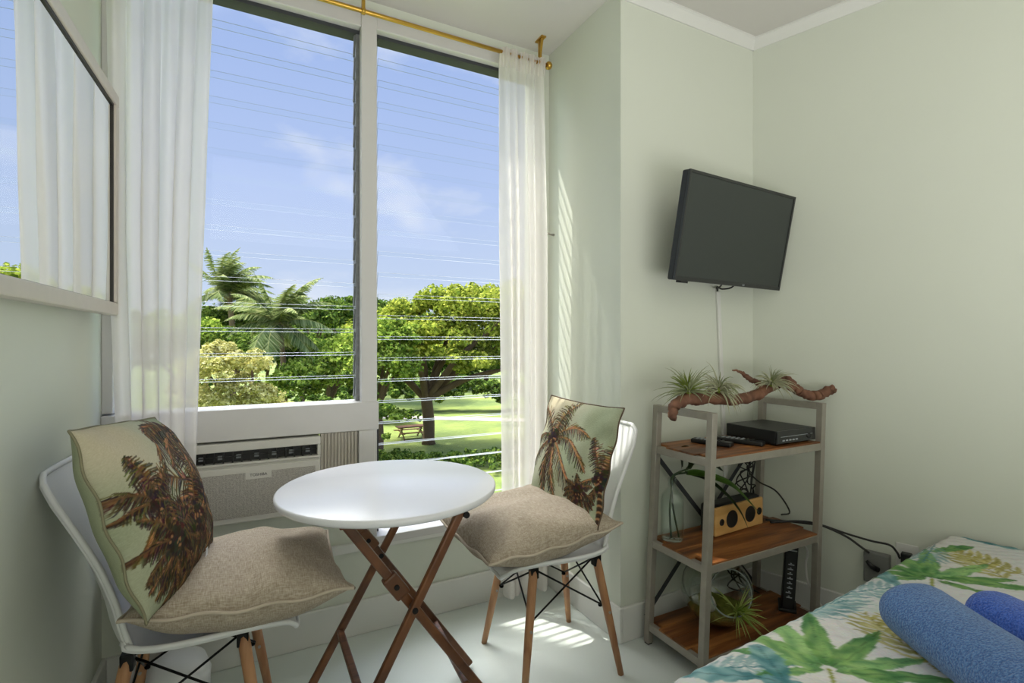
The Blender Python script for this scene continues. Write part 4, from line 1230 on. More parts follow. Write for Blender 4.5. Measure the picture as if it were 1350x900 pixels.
def paint_quilt(NX, NY, ext):
    """leaf print; ext = (x0,y0,x1,y1) sheet coordinates in metres (u along the width, v from far edge)"""
    rr = np.random.default_rng(21)
    x0, y0, x1, y1 = ext
    V, U = np.mgrid[0:NY, 0:NX].astype(float); U = x0 + U / (NX - 1) * (x1 - x0); V = y0 + V / (NY - 1) * (y1 - y0)
    base = np.array([206, 206, 205.]); cool = np.array([188, 196, 200.]); warm = np.array([206, 198, 186.])
    a = (np.sin(U * 7 + 2 * np.sin(V * 5)) * .5 + .5)[..., None]; b = (np.sin(U * 5 - V * 9 + 1.5 * np.sin(U * 6)) * .5 + .5)[..., None]
    img = base * (1 - .3 * a - .25 * b) + cool * .3 * a + warm * .25 * b
    img += rr.normal(0, 2.5, img.shape)
    mott = (np.sin(U * 90 + 3 * np.sin(V * 40)) * np.sin(V * 110 + 3 * np.sin(U * 50)))
    def leaf(cx, cy, ang, L, W, c1, c2, alpha=.92, stripes=14, tip=1.0):
        ca, sa = math.cos(ang), math.sin(ang)
        s = ((U - cx) * ca + (V - cy) * sa) / L; d = (-(U - cx) * sa + (V - cy) * ca)
        box = (s > 0) & (s < 1)
        s_ = s.clip(0, 1)
        w = W * (np.sin(PI * s_ ** .75) ** .8) * (1 + .09 * np.sin(s_ * 23 + cx * 50) + .04 * np.sin(s_ * 61 + cy * 40))
        ins = box & (np.abs(d) < w)
        k = (.45 + .3 * np.sin(s_ * stripes * 1.3 + np.abs(d) / W * 4 + cx * 30) + .25 * np.sin(s_ * 5 + cy * 40) + .12 * mott).clip(0, 1)
        edge = (np.abs(d) / (w + 1e-6)).clip(0, 1)
        al = (alpha * (1 - .25 * (edge > .85)) * ins)[..., None]
        col = np.array(c1) * (1 - k[..., None]) + np.array(c2) * k[..., None]
        col = col * (1 - .18 * (np.abs(d) < W * .06)[..., None])
        img[:] = img * (1 - al) + col * al
    def stem(pts, w, c):
        for (ax, ay), (bx, by) in zip(pts[:-1], pts[1:]):
            L2 = (bx - ax) ** 2 + (by - ay) ** 2 + 1e-9
            t = (((U - ax) * (bx - ax) + (V - ay) * (by - ay)) / L2).clip(0, 1)
            dd = np.hypot(U - ax - t * (bx - ax), V - ay - t * (by - ay))
            al = (.85 * (dd < w))[..., None]; img[:] = img * (1 - al) + np.array(c) * al
    G1, G2 = (62, 112, 62), (126, 164, 92); T1, T2 = (66, 116, 122), (136, 172, 172); Y1, Y2 = (140, 134, 62), (196, 188, 122); P1, P2 = (176, 196, 186), (200, 210, 204)
    def cluster(cx, cy, a0, sc_, kind):
        c1, c2 = {'g': (G1, G2), 't': (T1, T2), 'y': (Y1, Y2)}[kind]
        for da, l, w in ((-78, .75, .22), (-48, .95, .20), (-20, 1.1, .19), (8, 1.15, .18), (36, 1.0, .20), (66, .85, .2), (112, .6, .2), (-118, .6, .18)):
            a = math.radians(a0 + da + rr.uniform(-8, 8)); L = .22 * sc_ * l
            v = rr.uniform(-18, 18); c3 = np.array(c1) * .55 + np.array(c2) * .45
            leaf(cx + .012 * math.cos(a), cy + .012 * math.sin(a), a, L, L * w * .52, np.array(c1) + v, np.array(c2) + v, .9)
            leaf(cx + .03 * math.cos(a + .12), cy + .03 * math.sin(a + .12), a + .05, L * .8, L * w * .22, c3 + v + 14, np.array(c2) + v + 18, .6, 9)
        stem([(cx, cy), (cx - .12 * sc_ * math.cos(math.radians(a0 + 8)), cy - .12 * sc_ * math.sin(math.radians(a0 + 8))), (cx - .2 * sc_ * math.cos(math.radians(a0 - 12)), cy - .2 * sc_ * math.sin(math.radians(a0 - 12)))], .004, (134, 142, 60))
    def pinn(cx, cy, a0, L, c1, c2, n=9, al=.8):
        a = math.radians(a0); stem([(cx, cy), (cx + L * math.cos(a), cy + L * math.sin(a))], .0025, c1)
        for k in range(1, n + 1):
            s = k / n; px_, py_ = cx + L * s * math.cos(a), cy + L * s * math.sin(a); l = L * .42 * math.sin(PI * (.15 + .8 * s))
            for sd in (-1, 1): leaf(px_, py_, a + sd * math.radians(42), l, l * .07 + .0025, c1, c2, al, 6)
    return img, leaf, stem, cluster, pinn, (G1, G2, T1, T2, Y1, Y2, P1, P2)

def quilt():
    Wd = (b1 - b2).length; Ld = bd.length
    ex = (b1 - b2).normalized(); ey = bd.normalized()
    drop = .30
    # sheet coordinates: u in [-drop, Wd], v in [-drop, 1.35]
    u0, u1, v0, v1 = -drop, Wd, -drop, 1.45
    NX, NY = 430, 400
    img, leaf, stem, cluster, pinn, (G1, G2, T1, T2, Y1, Y2, P1, P2) = paint_quilt(NX, NY, (u0, v0, u1, v1))
    r = np.random.default_rng(5)
    # washed-out background sprays
    for k in range(16): pinn(r.uniform(0, 1.6), r.uniform(-.2, 1.3), r.uniform(0, 360), r.uniform(.2, .34), P1, P2, 8, .55)
    for k in range(6): leaf(r.uniform(0, 1.5), r.uniform(0, 1.2), r.uniform(0, 6.28), .26, .06, (214, 204, 186), (206, 198, 180), .6)
    # sprays and leaves where the photograph shows them (metres on the sheet)
    for f in QUILT_ART: 
        k, a = f[0], f[1:]
        if k == 'c': cluster(*a)
        elif k == 'l': leaf(a[0], a[1], math.radians(a[2]), a[3], a[4], *{'g': (G1, G2), 't': (T1, T2), 'y': (Y1, Y2)}[a[5]])
        elif k == 'p': pinn(a[0], a[1], a[2], a[3], *{'g': (G1, G2), 't': (T1, T2), 'y': (Y1, Y2)}[a[4]], 8, .5 if a[4] == 't' else .75)
    for k in range(10):
        uu, vv = r.uniform(-.25, 1.6), r.uniform(.85, 1.4)
        cluster(uu, vv, r.uniform(0, 360), 1.0, 'gty'[k % 3])
    for k in range(9):
        cluster(r.uniform(-.25, 1.6), -.17, r.uniform(0, 360), .7, 'gty'[k % 3])
    cols = to_lin(np.clip(img, 0, 255)).reshape(-1, 3)
    Vg, Ug = np.mgrid[0:NY, 0:NX].astype(float); Ug = u0 + Ug / (NX - 1) * (u1 - u0); Vg = v0 + Vg / (NY - 1) * (v1 - v0)
    def fold(s, R_=.035):
        # position across / height lost for arc coordinate s (0 = bed edge, negative hangs down)
        q = np.where(s > R_, s, 0.); z = np.zeros_like(s)
        arc = R_ * PI / 2
        on = (s <= R_) & (s > R_ - arc)
        th = (R_ - s) / R_
        q = np.where(on, R_ - R_ * np.sin(np.clip(th, 0, PI / 2)), q); z = np.where(on, R_ * (1 - np.cos(np.clip(th, 0, PI / 2))), z)
        off = s <= R_ - arc
        z = np.where(off, R_ + (R_ - arc - s), z); q = np.where(off, -.004 * np.sin(Ug * 20 + Vg * 20), q)
        return q, z
    qu, zu = fold(Ug); qv, zv = fold(Vg)
    z = BZ - np.maximum(zu, zv) - .35 * np.minimum(zu, zv)
    # quilting puffs
    z += .0022 * np.sin(Ug * 120 + 2 * np.sin(Vg * 14)) * np.sin(Vg * 105 + 2 * np.sin(Ug * 17)) + .004 * np.sin(Ug * 5 + Vg * 3)
    X = b2.x + ex.x * qu + ey.x * qv; Y = b2.y + ex.y * qu + ey.y * qv
    P = np.stack([X, Y, z], -1).reshape(-1, 3)
    i, j = np.meshgrid(np.arange(NY - 1), np.arange(NX - 1), indexing='ij'); a = (i * NX + j).ravel()
    Q = np.stack([a, a + NX, a + NX + 1, a + 1], 1)
    c = bedpt(.5, .4, 0)
    o = np_mesh('quilt', P, Q, attr_mat('leaf_print_quilt', .9, .5, 160), None, (c.x, c.y, float(z.min())), colors=cols)
    tag(o, 'white quilt printed with green and teal tropical leaves on the bed', 'quilt')
QUILT_ART = [
    ('p', .60, -.06, 20, .30, 't'), ('p', .70, .02, 0, .26, 't'), ('p', .90, .0, 25, .22, 't'), ('p', .28, .02, 30, .2, 't'),
    ('p', .67, .30, -50, .26, 'y'), ('p', .74, .33, -58, .24, 'y'), ('p', 1.34, .26, -45, .26, 'y'), ('p', 1.42, .28, -60, .24, 'y'), ('p', .52, .24, 150, .2, 'y'),
    ('c', .50, .17, -40, 1.15, 'g'), ('c', 1.21, .12, -25, 1.1, 'g'),
    ('l', .48, .03, 130, .16, .032, 't'), ('l', 1.19, -.02, 135, .16, .026, 't'), ('l', .25, .0, 45, .16, .03, 't'), ('l', .36, .10, 80, .18, .028, 't'),
    ('l', 1.24, .16, 60, .24, .022, 'g'), ('l', .52, .20, 45, .20, .024, 'g'), ('l', 1.70, .20, -90, .16, .018, 't'), ('l', 1.62, .1, 200, .18, .022, 'g'),
    ('l', .16, .04, 190, .22, .026, 't'), ('p', 1.55, .02, 170, .22, 't'), ('l', .95, .20, 200, .14, .02, 't'),
    ('c', .55, .50, 60, 1.0, 'y'), ('c', 1.0, .62, 30, 1.1, 'g'), ('l', .80, .48, 20, .2, .03, 't')]
quilt()

def towel(E_, ax, L, R_, mt, label, seed):
    ax = Vector(ax).normalized(); E_ = Vector(E_); side = Vector((ax.y, -ax.x, 0)); up = Vector((0, 0, 1))
    r = random.Random(seed)
    P = []; NS = 44; NL = 40
    p1 = r.uniform(0, 6)
    for i in range(NL + 1):
        s = i / NL; e = min(s, 1 - s) * L
        k = min(1, math.sqrt(max(0, 1 - (1 - min(1, e / .045)) ** 2)) * .55 + .45) if e < .045 else 1
        row = []
        for j in range(NS):
            th = 2 * PI * j / NS
            rr_ = R_ * k * (1 + .03 * math.sin(3 * th + p1 + 2 * s) + .02 * math.sin(9 * s + th))
            y = math.cos(th) * rr_ * 1.12; z = math.sin(th) * rr_ * .92
            z = max(z, -R_ * .80)
            row.append(E_ + ax * (s * L) + side * y + up * (z + R_ * .80))
        P.append(row)
    m = MB(); V = m.grid(P, wrap=True)
    # spiral ends
    for V_, q in ((V[0], -1), (V[-1], 1)):
        c = sum((v.co for v in V_), Vector()) / len(V_)
        prev = V_
        for f, o in ((.8, .008), (.6, .001), (.4, .009), (.2, .002)):
            cur = [m.bm.verts.new(c + (v.co - c) * f + ax * q * o) for v in V_]
            for k in range(NS): m.bm.faces.new([prev[k], prev[(k + 1) % NS], cur[(k + 1) % NS], cur[k]])
            prev = cur
        m.bm.faces.new(prev)
    c0 = E_ + ax * L * .5
    tag(link('rolled_towel', m, mt, origin=tuple(c0), smooth=True), label, 'towel', group='rolled towels on the quilt')
towel((1.425, .655, BZ + .004), (-.50, -.866, 0), .62, .074, terry_mat('blue_terry', rgb(58, 92, 146), rgb(98, 136, 186)), 'large steel-blue rolled towel lying across the quilt', 1)
towel((1.585, .575, BZ + .004), (-.30, -.95, 0), .55, .062, terry_mat('bright_blue_terry', rgb(44, 78, 166), rgb(80, 118, 206)), 'bright blue rolled towel behind the steel-blue towel at the photo edge', 2)

# ------------------------------------------------------------------ outdoors
GZ = -4.82
def foliage_mat(name, c1, c2, c3, tr=.25):
    m = bpy.data.materials.new(name); m.use_nodes = True
    nt = m.node_tree; nt.nodes.clear()
    out = nt.nodes.new('ShaderNodeOutputMaterial')
    g = nt.nodes.new('ShaderNodeNewGeometry')
    cr = nt.nodes.new('ShaderNodeValToRGB'); cr.color_ramp.elements[0].color = c1; cr.color_ramp.elements[1].color = c3
    e = cr.color_ramp.elements.new(.5); e.color = c2
    nt.links.new(g.outputs['Random Per Island'], cr.inputs['Fac'])
    d = nt.nodes.new('ShaderNodeBsdfDiffuse'); t = nt.nodes.new('ShaderNodeBsdfTranslucent'); mx = nt.nodes.new('ShaderNodeMixShader'); mx.inputs[0].default_value = tr
    nt.links.new(cr.outputs['Color'], d.inputs['Color']); nt.links.new(cr.outputs['Color'], t.inputs['Color'])
    nt.links.new(d.outputs[0], mx.inputs[1]); nt.links.new(t.outputs[0], mx.inputs[2]); nt.links.new(mx.outputs[0], out.inputs['Surface'])
    return m
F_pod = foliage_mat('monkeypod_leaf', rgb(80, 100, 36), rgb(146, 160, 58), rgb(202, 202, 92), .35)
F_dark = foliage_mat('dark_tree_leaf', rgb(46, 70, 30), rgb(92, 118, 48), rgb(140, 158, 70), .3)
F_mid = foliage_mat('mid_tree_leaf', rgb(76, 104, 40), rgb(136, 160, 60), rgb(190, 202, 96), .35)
F_yel = foliage_mat('yellow_tree_leaf', rgb(140, 140, 74), rgb(194, 188, 112), rgb(230, 222, 160), .3)
F_far = foliage_mat('far_ridge_leaf', rgb(52, 80, 58), rgb(76, 104, 76), rgb(96, 122, 84))
F_palm = foliage_mat('palm_leaf', rgb(84, 102, 58), rgb(128, 142, 84), rgb(176, 180, 124))
M_bark = mat('bark', rgb(104, 84, 64), .9, noise=.3, scale=3)
M_pbark = mat('palm_bark', rgb(146, 122, 100), .9, noise=.25, scale=4)

def leaf_cloud(blobs, n, size, seed, sub=None, updir=.5):
    """leaf quads on clumps that cover the blobs; blobs: (cx,cy,cz,rx,ry,rz,weight)"""
    r = np.random.default_rng(seed)
    Wt = np.array([b[6] for b in blobs], float); Wt /= Wt.sum()
    clC, clR = [], []
    nc = sub or 90
    for b, w in zip(blobs, Wt):
        k = max(4, int(nc * w))
        d = r.normal(size=(k, 3)); d /= np.linalg.norm(d, axis=1)[:, None]
        d[:, 2] = np.where(d[:, 2] < -.35, -d[:, 2] * .5, d[:, 2])
        rad = r.uniform(.62, 1.0, (k, 1))
        clC.append(np.array(b[:3]) + d * np.array(b[3:6]) * rad); clR.append(r.uniform(.16, .32, k) * min(b[3], b[4], b[5] * 1.6))
    clC = np.concatenate(clC); clR = np.concatenate(clR)
    ci = r.integers(0, len(clC), n)
    d = r.normal(size=(n, 3)); d /= np.linalg.norm(d, axis=1)[:, None]
    C = clC[ci] + d * clR[ci][:, None] * np.array([1.25, 1.25, .75]) * r.uniform(.55, 1.05, (n, 1))
    N = d * .8 + r.normal(size=(n, 3)) * .6 + np.array([0, 0, updir]); N /= np.linalg.norm(N, axis=1)[:, None]
    A = np.cross(N, r.normal(size=(n, 3))); A /= np.linalg.norm(A, axis=1)[:, None]; B = np.cross(N, A)
    s = size * r.uniform(.6, 1.3, (n, 1)); s2 = s * r.uniform(.45, .8, (n, 1))
    V = np.stack([C - A * s, C - B * s2, C + A * s, C + B * s2], 1).reshape(-1, 3)
    return V, np.arange(4 * n).reshape(n, 4)

def tree(name, label, base, trunk_h, tr, blobs, n, size, F, seed, sub=90, limbs=5, group=None, cat='tree'):
    base = Vector(base)
    t = thing(name, label, cat, tuple(base), group=group)
    r = random.Random(seed)
    if trunk_h > 0:
        m = MB()
        top = base + Vector((r.uniform(-.2, .2), r.uniform(-.2, .2), trunk_h))
        m.tube(smoothpath([base, base.lerp(top, .5) + Vector((.08, 0, 0)), top], 5), [tr * 1.25] + [tr] * 9 + [tr * .85], 10)
        for k in range(limbs):
            b = blobs[k % len(blobs)]; az = 2 * PI * k / limbs + r.uniform(-.3, .3)
            e = Vector((b[0] + math.cos(az) * b[3] * .6, b[1] + math.sin(az) * b[4] * .6, b[2] + b[5] * .1))
            m.tube(smoothpath([top - Vector((0, 0, .1)), top.lerp(e, .4) + Vector((0, 0, .1 * trunk_h)), top.lerp(e, .75) + Vector((r.uniform(-.2, .2), 0, .1)), e], 4), [tr * .6] * 4 + [tr * .45] * 4 + [tr * .28] * 4 + [tr * .1], 7)
        link('trunk', m, M_bark, t, smooth=True)
    V, Q = leaf_cloud(blobs, n, size, seed, sub)
    np_mesh('foliage', V, Q, F, t, smooth=False)
    return t

def wp(u, d, dz):
    """compass placement outdoors: bearing given as tangent offset u, distance d, height dz relative to eye level"""
    Fv = (.4612, .8873); l = (u - 675.) / 668.
    return Vector((d * (Fv[0] + l * Fv[1]), d * (Fv[1] - l * Fv[0]), CAMZ + dz))

def blob(u, d, dz, rl, rd, rz, w):
    p = wp(u, d, dz); return (p.x, p.y, p.z, rl, rd, rz, w)

def palm(base, crown, tr, L, nf, seed, label, wind=(0, 0)):
    r = random.Random(seed); base = Vector(base); crown = Vector(crown)
    t = thing('palm_tree', label, 'palm tree', tuple(base), group='coconut palms in the park')
    mid = base.lerp(crown, .5) + Vector((.3, 0, 0))
    P = smoothpath([base, mid, crown], 10); m = MB(); m.tube(P, [tr * (1.3 - .5 * i / len(P) + (.05 if i % 2 else 0)) for i in range(len(P))], 10)
    link('trunk', m, M_pbark, t, smooth=True)
    Vs = []
    m = MB()
    for k in range(nf):
        az = 2 * PI * k / nf + r.uniform(-.25, .25); el = r.choice([1.25, .95, .7, .4, .1, -.25]) + r.uniform(-.12, .12)
        d = Vector((math.cos(az) * math.cos(el), math.sin(az) * math.cos(el), math.sin(el)))
        l = L * r.uniform(.85, 1.1); N = 20; p = crown.copy(); pts = []
        for i in range(N + 1):
            pts.append(p.copy()); d = (d + Vector((wind[0] / N, wind[1] / N, -1.5 / N * (.35 + i / N)))).normalized(); p = p + d * l / N
        m.tube(pts, [.035 * (1 - .8 * i / N) for i in range(N + 1)], 5, caps=False)
        for i in range(2, N + 1):
            tg = (pts[i] - pts[i - 1]).normalized(); sd = tg.cross(Vector((0, 0, 1))).normalized()
            if sd.length < .1: sd = Vector((1, 0, 0))
            for j in range(3):
                q = pts[i - 1].lerp(pts[i], j / 3.)
                ll = l * .24 * math.sin(PI * min(1, .18 + .8 * i / N)) * r.uniform(.8, 1.1)
                for s_ in (-1, 1):
                    dd = (sd * s_ * .8 + tg * .55 + Vector((0, 0, -.55 + r.uniform(-.2, .2)))).normalized()
                    w = tg * .05
                    e = q + dd * ll
                    Vs.append([q - w, q + w, e + w * .2, e - w * .2])
    link('frond_rib', m, mat('frond_rib', rgb(150, 150, 80), .7), t)
    V = np.array([[list(a) for a in q] for q in Vs], dtype=float).reshape(-1, 3)
    np_mesh('fronds', V, np.arange(len(V)).reshape(-1, 4), F_palm, t, smooth=False)
    m = MB()
    for k in range(7):
        a = k * 2 * PI / 7; c = crown + Vector((math.cos(a) * .28, math.sin(a) * .28, -.28 + r.uniform(-.1, .05)))
        m.lathe([(0, -.15), (.1, -.09), (.13, 0), (.1, .1), (0, .15)], c, 10)
    link('coconuts', m, M_pbark, t)

def outdoors():
    # ground
    def gmat():
        m, nt, b = new_mat('park_lawn')
        tc = nt.nodes.new('ShaderNodeTexCoord')
        n = nt.nodes.new('ShaderNodeTexNoise'); n.inputs['Scale'].default_value = .25; n.inputs['Detail'].default_value = 8
        nt.links.new(tc.outputs['Object'], n.inputs['Vector'])
        n2 = nt.nodes.new('ShaderNodeTexNoise'); n2.inputs['Scale'].default_value = 4; n2.inputs['Detail'].default_value = 6
        nt.links.new(tc.outputs['Object'], n2.inputs['Vector'])
        cr = nt.nodes.new('ShaderNodeValToRGB')
        cr.color_ramp.elements[0].position = .35; cr.color_ramp.elements[0].color = rgb(84, 102, 44)
        cr.color_ramp.elements[1].position = .65; cr.color_ramp.elements[1].color = rgb(120, 134, 58)
        mm = nt.nodes.new('ShaderNodeMath'); mm.operation = 'MULTIPLY_ADD'; mm.inputs[1].default_value = .35
        nt.links.new(n2.outputs['Fac'], mm.inputs[0]); nt.links.new(n.outputs['Fac'], mm.inputs[2])
        s = nt.nodes.new('ShaderNodeMath'); s.operation = 'SUBTRACT'; s.inputs[1].default_value = .17
        nt.links.new(mm.outputs[0], s.inputs[0]); nt.links.new(s.outputs[0], cr.inputs['Fac'])
        nt.links.new(cr.outputs['Color'], b.inputs['Base Color']); b.inputs['Roughness'].default_value = .95
        return m
    g = MB(); g.box((-150, 3.5, GZ - .3), (250, 260, GZ)); struct(link('lawn', g, gmat()))
    # footpath
    a = wp(430, 41, 0); b = wp(760, 38, 0)
    g = MB(); g.bar((a.x, a.y, GZ + .012), (b.x, b.y, GZ + .012), 1.6, .024); struct(link('footpath', g, mat('path_concrete', rgb(176, 166, 150), .9, noise=.08, scale=1)))
    # unseen pier added beyond the left jamb to keep sun off the window's left
    w = MB(); w.box((-2.1, 4.2, GZ), (-.75, 4.5, 9.0)); struct(link('sun_block_wall', w, mat('exterior_render', rgb(226, 224, 216), .9, noise=.04, scale=2)))
    # big spreading tree in the right window
    bs = [blob(560, 29.5, .2, 3.4, 3.2, 1.5, 1.2), blob(640, 30.5, 1.2, 3.6, 3.4, 1.8, 1.3), blob(610, 31.5, 2.3, 2.9, 3, 1.3, 1.0), blob(700, 29.5, .0, 3.2, 3.2, 1.6, 1), blob(505, 30.5, -.2, 2.6, 3.0, 1.4, .9),
          blob(590, 28.5, -.9, 3.6, 2.8, 1.0, .9), blob(680, 29, 1.9, 2.8, 3, 1.4, .8), blob(545, 31.5, 1.6, 2.2, 2.6, 1.2, .6), blob(655, 28.2, -1.3, 2.6, 2.2, .8, .5)]
    p = wp(565, 29.7, 0)
    tree('monkeypod_tree', 'large spreading tree with a thick trunk on the lawn in the right window', (p.x, p.y, GZ), 2.7, .34, bs, 42000, .125, F_pod, 31, 340, 9)
    # left window trees
    p = wp(300, 17, 0)
    tree('yellow_tree', 'pale yellow-green bushy tree low in the left window', (p.x, p.y, GZ), 1.6, .16, [blob(300, 17, -1.0, 1.25, 1.2, 1.0, 1), blob(270, 17.5, -1.5, 1.0, 1.0, 1.0, .6), blob(325, 17.3, -1.75, .8, .9, .8, .6), blob(290, 16.8, -2.2, 1.4, 1.0, .9, .7), blob(288, 17.2, -.45, .7, .7, .55, .5), blob(340, 17.6, -2.3, 1.0, .9, .7, .5)], 15000, .06, F_yel, 41, 150, 4)
    G = 'green trees beyond the left window'
    spec = [(430, 27, [(430, 27, -1.7, 2.3, 2, 1.5, 1), (470, 27, -.9, 1.8, 2, 1.6, .8), (395, 27.5, -2.5, 1.6, 1.6, 1.1, .6)], F_mid, 'bright green tree beside the mullion in the left window'),
            (500, 26, [(500, 26, -1.3, 2.0, 2, 1.6, 1), (515, 26, -.1, 1.4, 1.6, 1.3, .8)], F_mid, 'bright green tree half hidden by the window mullion'),
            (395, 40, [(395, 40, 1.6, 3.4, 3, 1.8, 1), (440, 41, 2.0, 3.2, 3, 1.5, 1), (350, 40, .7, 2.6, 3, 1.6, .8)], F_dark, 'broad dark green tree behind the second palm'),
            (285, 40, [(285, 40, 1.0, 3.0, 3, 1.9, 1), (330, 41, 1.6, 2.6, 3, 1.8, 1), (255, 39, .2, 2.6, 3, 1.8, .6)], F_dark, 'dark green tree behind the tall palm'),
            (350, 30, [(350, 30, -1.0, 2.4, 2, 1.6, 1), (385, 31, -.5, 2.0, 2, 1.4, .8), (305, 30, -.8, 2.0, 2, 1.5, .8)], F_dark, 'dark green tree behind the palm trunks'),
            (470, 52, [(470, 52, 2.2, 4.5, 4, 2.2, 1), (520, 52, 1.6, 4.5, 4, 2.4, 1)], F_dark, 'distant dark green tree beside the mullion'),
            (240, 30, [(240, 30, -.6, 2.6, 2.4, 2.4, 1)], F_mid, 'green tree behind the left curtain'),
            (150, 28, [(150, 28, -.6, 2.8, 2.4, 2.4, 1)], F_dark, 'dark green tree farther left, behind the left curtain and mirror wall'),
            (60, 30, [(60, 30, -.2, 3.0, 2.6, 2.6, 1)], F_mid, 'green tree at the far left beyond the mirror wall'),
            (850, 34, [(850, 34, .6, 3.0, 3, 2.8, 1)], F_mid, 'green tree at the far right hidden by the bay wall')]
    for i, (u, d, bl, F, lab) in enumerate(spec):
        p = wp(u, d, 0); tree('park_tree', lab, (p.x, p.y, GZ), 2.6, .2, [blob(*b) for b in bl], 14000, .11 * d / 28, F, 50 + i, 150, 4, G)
    G2 = 'trees on the far side of the lawn'
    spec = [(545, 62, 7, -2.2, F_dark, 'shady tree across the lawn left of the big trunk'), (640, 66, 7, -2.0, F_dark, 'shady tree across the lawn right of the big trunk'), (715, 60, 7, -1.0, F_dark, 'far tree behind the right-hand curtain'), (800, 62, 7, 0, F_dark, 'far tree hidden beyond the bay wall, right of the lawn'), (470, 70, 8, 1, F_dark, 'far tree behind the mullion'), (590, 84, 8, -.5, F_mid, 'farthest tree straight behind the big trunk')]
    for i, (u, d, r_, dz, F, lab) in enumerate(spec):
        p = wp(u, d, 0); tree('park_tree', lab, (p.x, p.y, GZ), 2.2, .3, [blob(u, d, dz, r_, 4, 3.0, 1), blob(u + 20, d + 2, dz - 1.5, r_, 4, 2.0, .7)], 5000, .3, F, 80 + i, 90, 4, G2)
    # hedges
    def hedge(label, u0, u1, d, dz, h, F, seed, n=5000, sz=.1):
        a, b = wp(u0, d, 0), wp(u1, d, 0); bl = []
        for k in range(14):
            q = a.lerp(b, k / 13); bl.append((q.x, q.y + .4 * math.sin(k * 2.3), GZ + h * (.5 + .06 * math.sin(k * 1.7)), (b - a).length / 13, 1.5, h * .5, 1))
        tree('hedge', label, ((a.x + b.x) / 2, (a.y + b.y) / 2, GZ), 0, 0, bl, n, sz, F, seed, 220, 0, 'hedges in the park', 'hedge')
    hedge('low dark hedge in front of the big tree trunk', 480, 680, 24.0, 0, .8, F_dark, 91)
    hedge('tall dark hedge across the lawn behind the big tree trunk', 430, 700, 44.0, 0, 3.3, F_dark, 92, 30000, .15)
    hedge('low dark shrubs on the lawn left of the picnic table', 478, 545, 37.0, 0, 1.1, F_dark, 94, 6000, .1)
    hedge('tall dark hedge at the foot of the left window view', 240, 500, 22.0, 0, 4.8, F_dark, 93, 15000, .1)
    # palms
    c = wp(302, 37, 3.55); bpt = wp(303, 37, 0)
    palm((bpt.x, bpt.y, GZ), c, .2, 3.9, 36, 3, 'tall wind-blown coconut palm at the left of the left window', (1.0, -.3))
    c = wp(368, 27, 1.0); bpt = wp(367, 27, 0)
    palm((bpt.x, bpt.y, GZ), c, .15, 3.2, 34, 7, 'shorter coconut palm with a visible trunk, right of the tall palm', (.3, 0))
    # far wooded ridge
    bl = []
    for k in range(16):
        u = 180 + k * 42; q = wp(u, 150, 0); h = 8.5 + 3.0 * math.sin(k * .9) + (2 if 5 < k < 8 else 0)
        bl.append((q.x, q.y, CAMZ - 5, 11, 8, h + 5, 1))
    V, Q = leaf_cloud(bl, 9000, .9, 99, 260)
    o = np_mesh('wooded_ridge', V, Q, F_far, None, (wp(450, 150, 0).x, wp(450, 150, 0).y, GZ), smooth=False)
    tag(o, 'distant wooded ridge behind the park trees', 'hillside', kind='stuff')
    # picnic table
    p = wp(542, 31.5, 0); t = thing('picnic_table', 'small dark picnic table on the lawn beside the big tree', 'picnic table', (p.x, p.y, GZ))
    for nm, lo, hi in (('table_top', (-.9, -.38, .70), (.9, .38, .76)), ('bench', (-.9, -.8, .42), (.9, -.55, .46)), ('bench', (-.9, .55, .42), (.9, .8, .46))):
        link(nm, MB().box(lo, hi, Matrix.Translation((p.x, p.y, GZ))), M_walnut, t)
    for x in (-.6, .6):
        m = MB(); m.bar((p.x + x, p.y - .7, GZ), (p.x + x, p.y + .3, GZ + .72), .06, .08); m.bar((p.x + x, p.y + .7, GZ), (p.x + x, p.y - .3, GZ + .72), .06, .08); m.box((x - .03, -.75, .37), (x + .03, .75, .42), Matrix.Translation((p.x, p.y, GZ)))
        link('leg_frame', m, M_walnut, t)
outdoors()

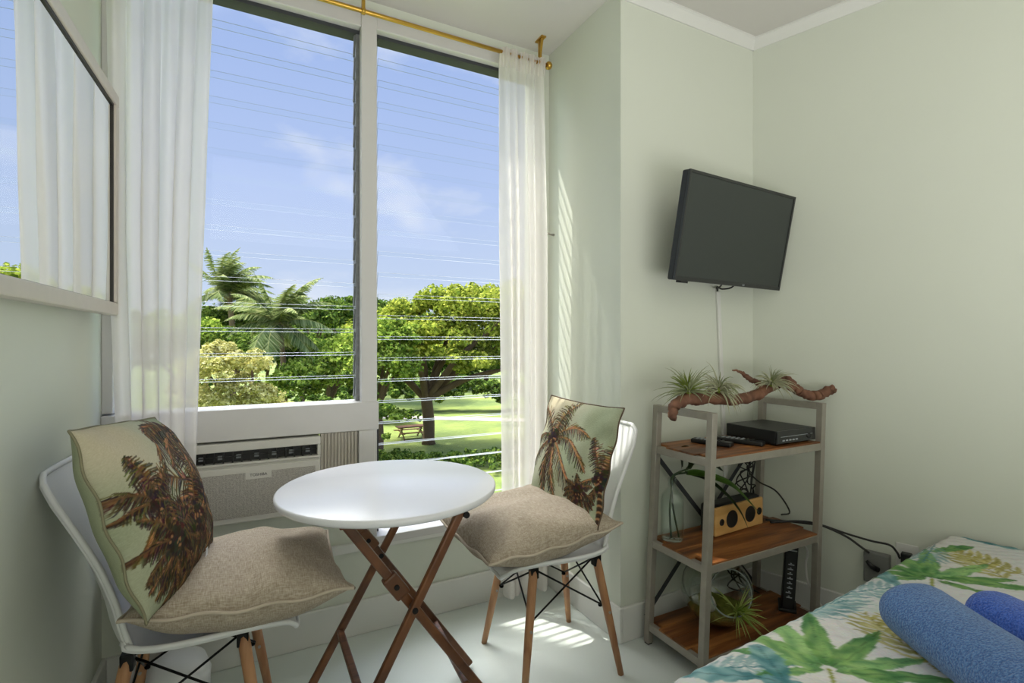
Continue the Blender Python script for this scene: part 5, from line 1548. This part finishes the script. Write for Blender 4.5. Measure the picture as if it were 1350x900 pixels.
# ------------------------------------------------------------------ light
def world():
    w = bpy.data.worlds.new('sky'); sc.world = w; w.use_nodes = True
    nt = w.node_tree; nt.nodes.clear()
    out = nt.nodes.new('ShaderNodeOutputWorld'); bg = nt.nodes.new('ShaderNodeBackground')
    tc = nt.nodes.new('ShaderNodeTexCoord'); sp = nt.nodes.new('ShaderNodeSeparateXYZ')
    nt.links.new(tc.outputs['Generated'], sp.inputs[0])
    cr = nt.nodes.new('ShaderNodeValToRGB')
    e = cr.color_ramp.elements; e[0].position = 0.0; e[0].color = rgb(206, 219, 240); e[1].position = .62; e[1].color = rgb(150, 176, 230)
    k = e.new(.12); k.color = rgb(196, 212, 241); k = e.new(.3); k.color = rgb(178, 198, 240)
    nt.links.new(sp.outputs['Z'], cr.inputs['Fac'])
    mp = nt.nodes.new('ShaderNodeMapping'); mp.inputs['Scale'].default_value = (1.0, 1.0, 2.2)
    mp.inputs['Location'].default_value = (SKYLOC[0], SKYLOC[1], SKYLOC[2])
    nt.links.new(tc.outputs['Generated'], mp.inputs['Vector'])
    n = nt.nodes.new('ShaderNodeTexNoise'); n.inputs['Scale'].default_value = 2.6; n.inputs['Detail'].default_value = 7; n.inputs['Roughness'].default_value = .55
    nt.links.new(mp.outputs['Vector'], n.inputs['Vector'])
    c2 = nt.nodes.new('ShaderNodeValToRGB'); c2.color_ramp.elements[0].position = .54; c2.color_ramp.elements[0].color = (0, 0, 0, 1); c2.color_ramp.elements[1].position = .74; c2.color_ramp.elements[1].color = (.85, .85, .85, 1)
    nt.links.new(n.outputs['Fac'], c2.inputs['Fac'])
    mx = nt.nodes.new('ShaderNodeMix'); mx.data_type = 'RGBA'; mx.inputs[7].default_value = rgb(238, 241, 248)
    nt.links.new(c2.outputs['Color'], mx.inputs[0]); nt.links.new(cr.outputs['Color'], mx.inputs[6])
    # wide sky halo round the sun, boosted to bring more light indoors
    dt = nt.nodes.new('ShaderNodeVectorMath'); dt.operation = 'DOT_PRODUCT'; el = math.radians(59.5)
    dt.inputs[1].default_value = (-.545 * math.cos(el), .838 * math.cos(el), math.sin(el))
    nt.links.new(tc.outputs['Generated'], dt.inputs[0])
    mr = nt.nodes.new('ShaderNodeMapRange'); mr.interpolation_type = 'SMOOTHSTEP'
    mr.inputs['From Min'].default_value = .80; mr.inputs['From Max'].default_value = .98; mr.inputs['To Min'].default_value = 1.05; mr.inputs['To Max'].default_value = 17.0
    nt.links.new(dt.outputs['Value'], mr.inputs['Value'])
    hz = nt.nodes.new('ShaderNodeMapRange'); hz.interpolation_type = 'SMOOTHSTEP'   # overhead glow added out of view to light the room
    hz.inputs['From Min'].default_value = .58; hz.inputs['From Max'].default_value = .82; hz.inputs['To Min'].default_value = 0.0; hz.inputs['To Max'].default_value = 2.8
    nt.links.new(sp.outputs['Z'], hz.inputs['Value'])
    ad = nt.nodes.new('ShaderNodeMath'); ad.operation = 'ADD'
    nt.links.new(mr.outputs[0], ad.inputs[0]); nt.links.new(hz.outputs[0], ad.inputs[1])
    hw = nt.nodes.new('ShaderNodeMapRange'); hw.interpolation_type = 'SMOOTHSTEP'   # the glare is white, not blue
    hw.inputs['From Min'].default_value = .78; hw.inputs['From Max'].default_value = .95
    nt.links.new(dt.outputs['Value'], hw.inputs['Value'])
    mw = nt.nodes.new('ShaderNodeMix'); mw.data_type = 'RGBA'; mw.inputs[7].default_value = (.86, .84, .80, 1)
    nt.links.new(hw.outputs[0], mw.inputs[0]); nt.links.new(mx.outputs[2], mw.inputs[6])
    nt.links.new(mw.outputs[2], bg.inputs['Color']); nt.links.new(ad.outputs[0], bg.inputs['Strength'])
    nt.links.new(bg.outputs[0], out.inputs['Surface'])
SKYLOC = (.35, .2, .1)
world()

def lights():
    s = bpy.data.lights.new('sun', 'SUN'); s.energy = 5.4; s.angle = math.radians(.6); s.color = (1, .95, .86)
    o = bpy.data.objects.new('sun', s); COL.objects.link(o)
    el = math.radians(59.5)
    d = Vector((.545 * math.cos(el), -.838 * math.cos(el), -math.sin(el)))
    o.rotation_euler = d.to_track_quat('-Z', 'Y').to_euler(); o.location = (-3, 6, 8)
    def area(nm, loc, target, sx, sy, e, col=(1, 1, 1)):
        a = bpy.data.lights.new(nm, 'AREA'); a.shape = 'RECTANGLE'; a.size = sx; a.size_y = sy; a.energy = e; a.color = col
        q = bpy.data.objects.new(nm, a); COL.objects.link(q); q.location = loc
        q.rotation_euler = (Vector(target) - Vector(loc)).to_track_quat('-Z', 'Y').to_euler()
    area('bounce_fill_light', (.75, -1.25, .62), (.75, -1.2, 2.57), 2.2, 2.2, 66, (1, .98, .965))  # added fill with no fixture, aimed up to brighten the room off the ceiling
lights()

sc.view_settings.view_transform = 'Standard'
sc.view_settings.look = 'None'
sc.view_settings.exposure = 0.0
sc.view_settings.gamma = 1.0
sc.view_settings.use_curve_mapping = False
sc.cycles.transparent_max_bounces = 24
sc.cycles.max_bounces = 10

for o in bpy.data.objects:
    if '_org' in o: del o['_org']
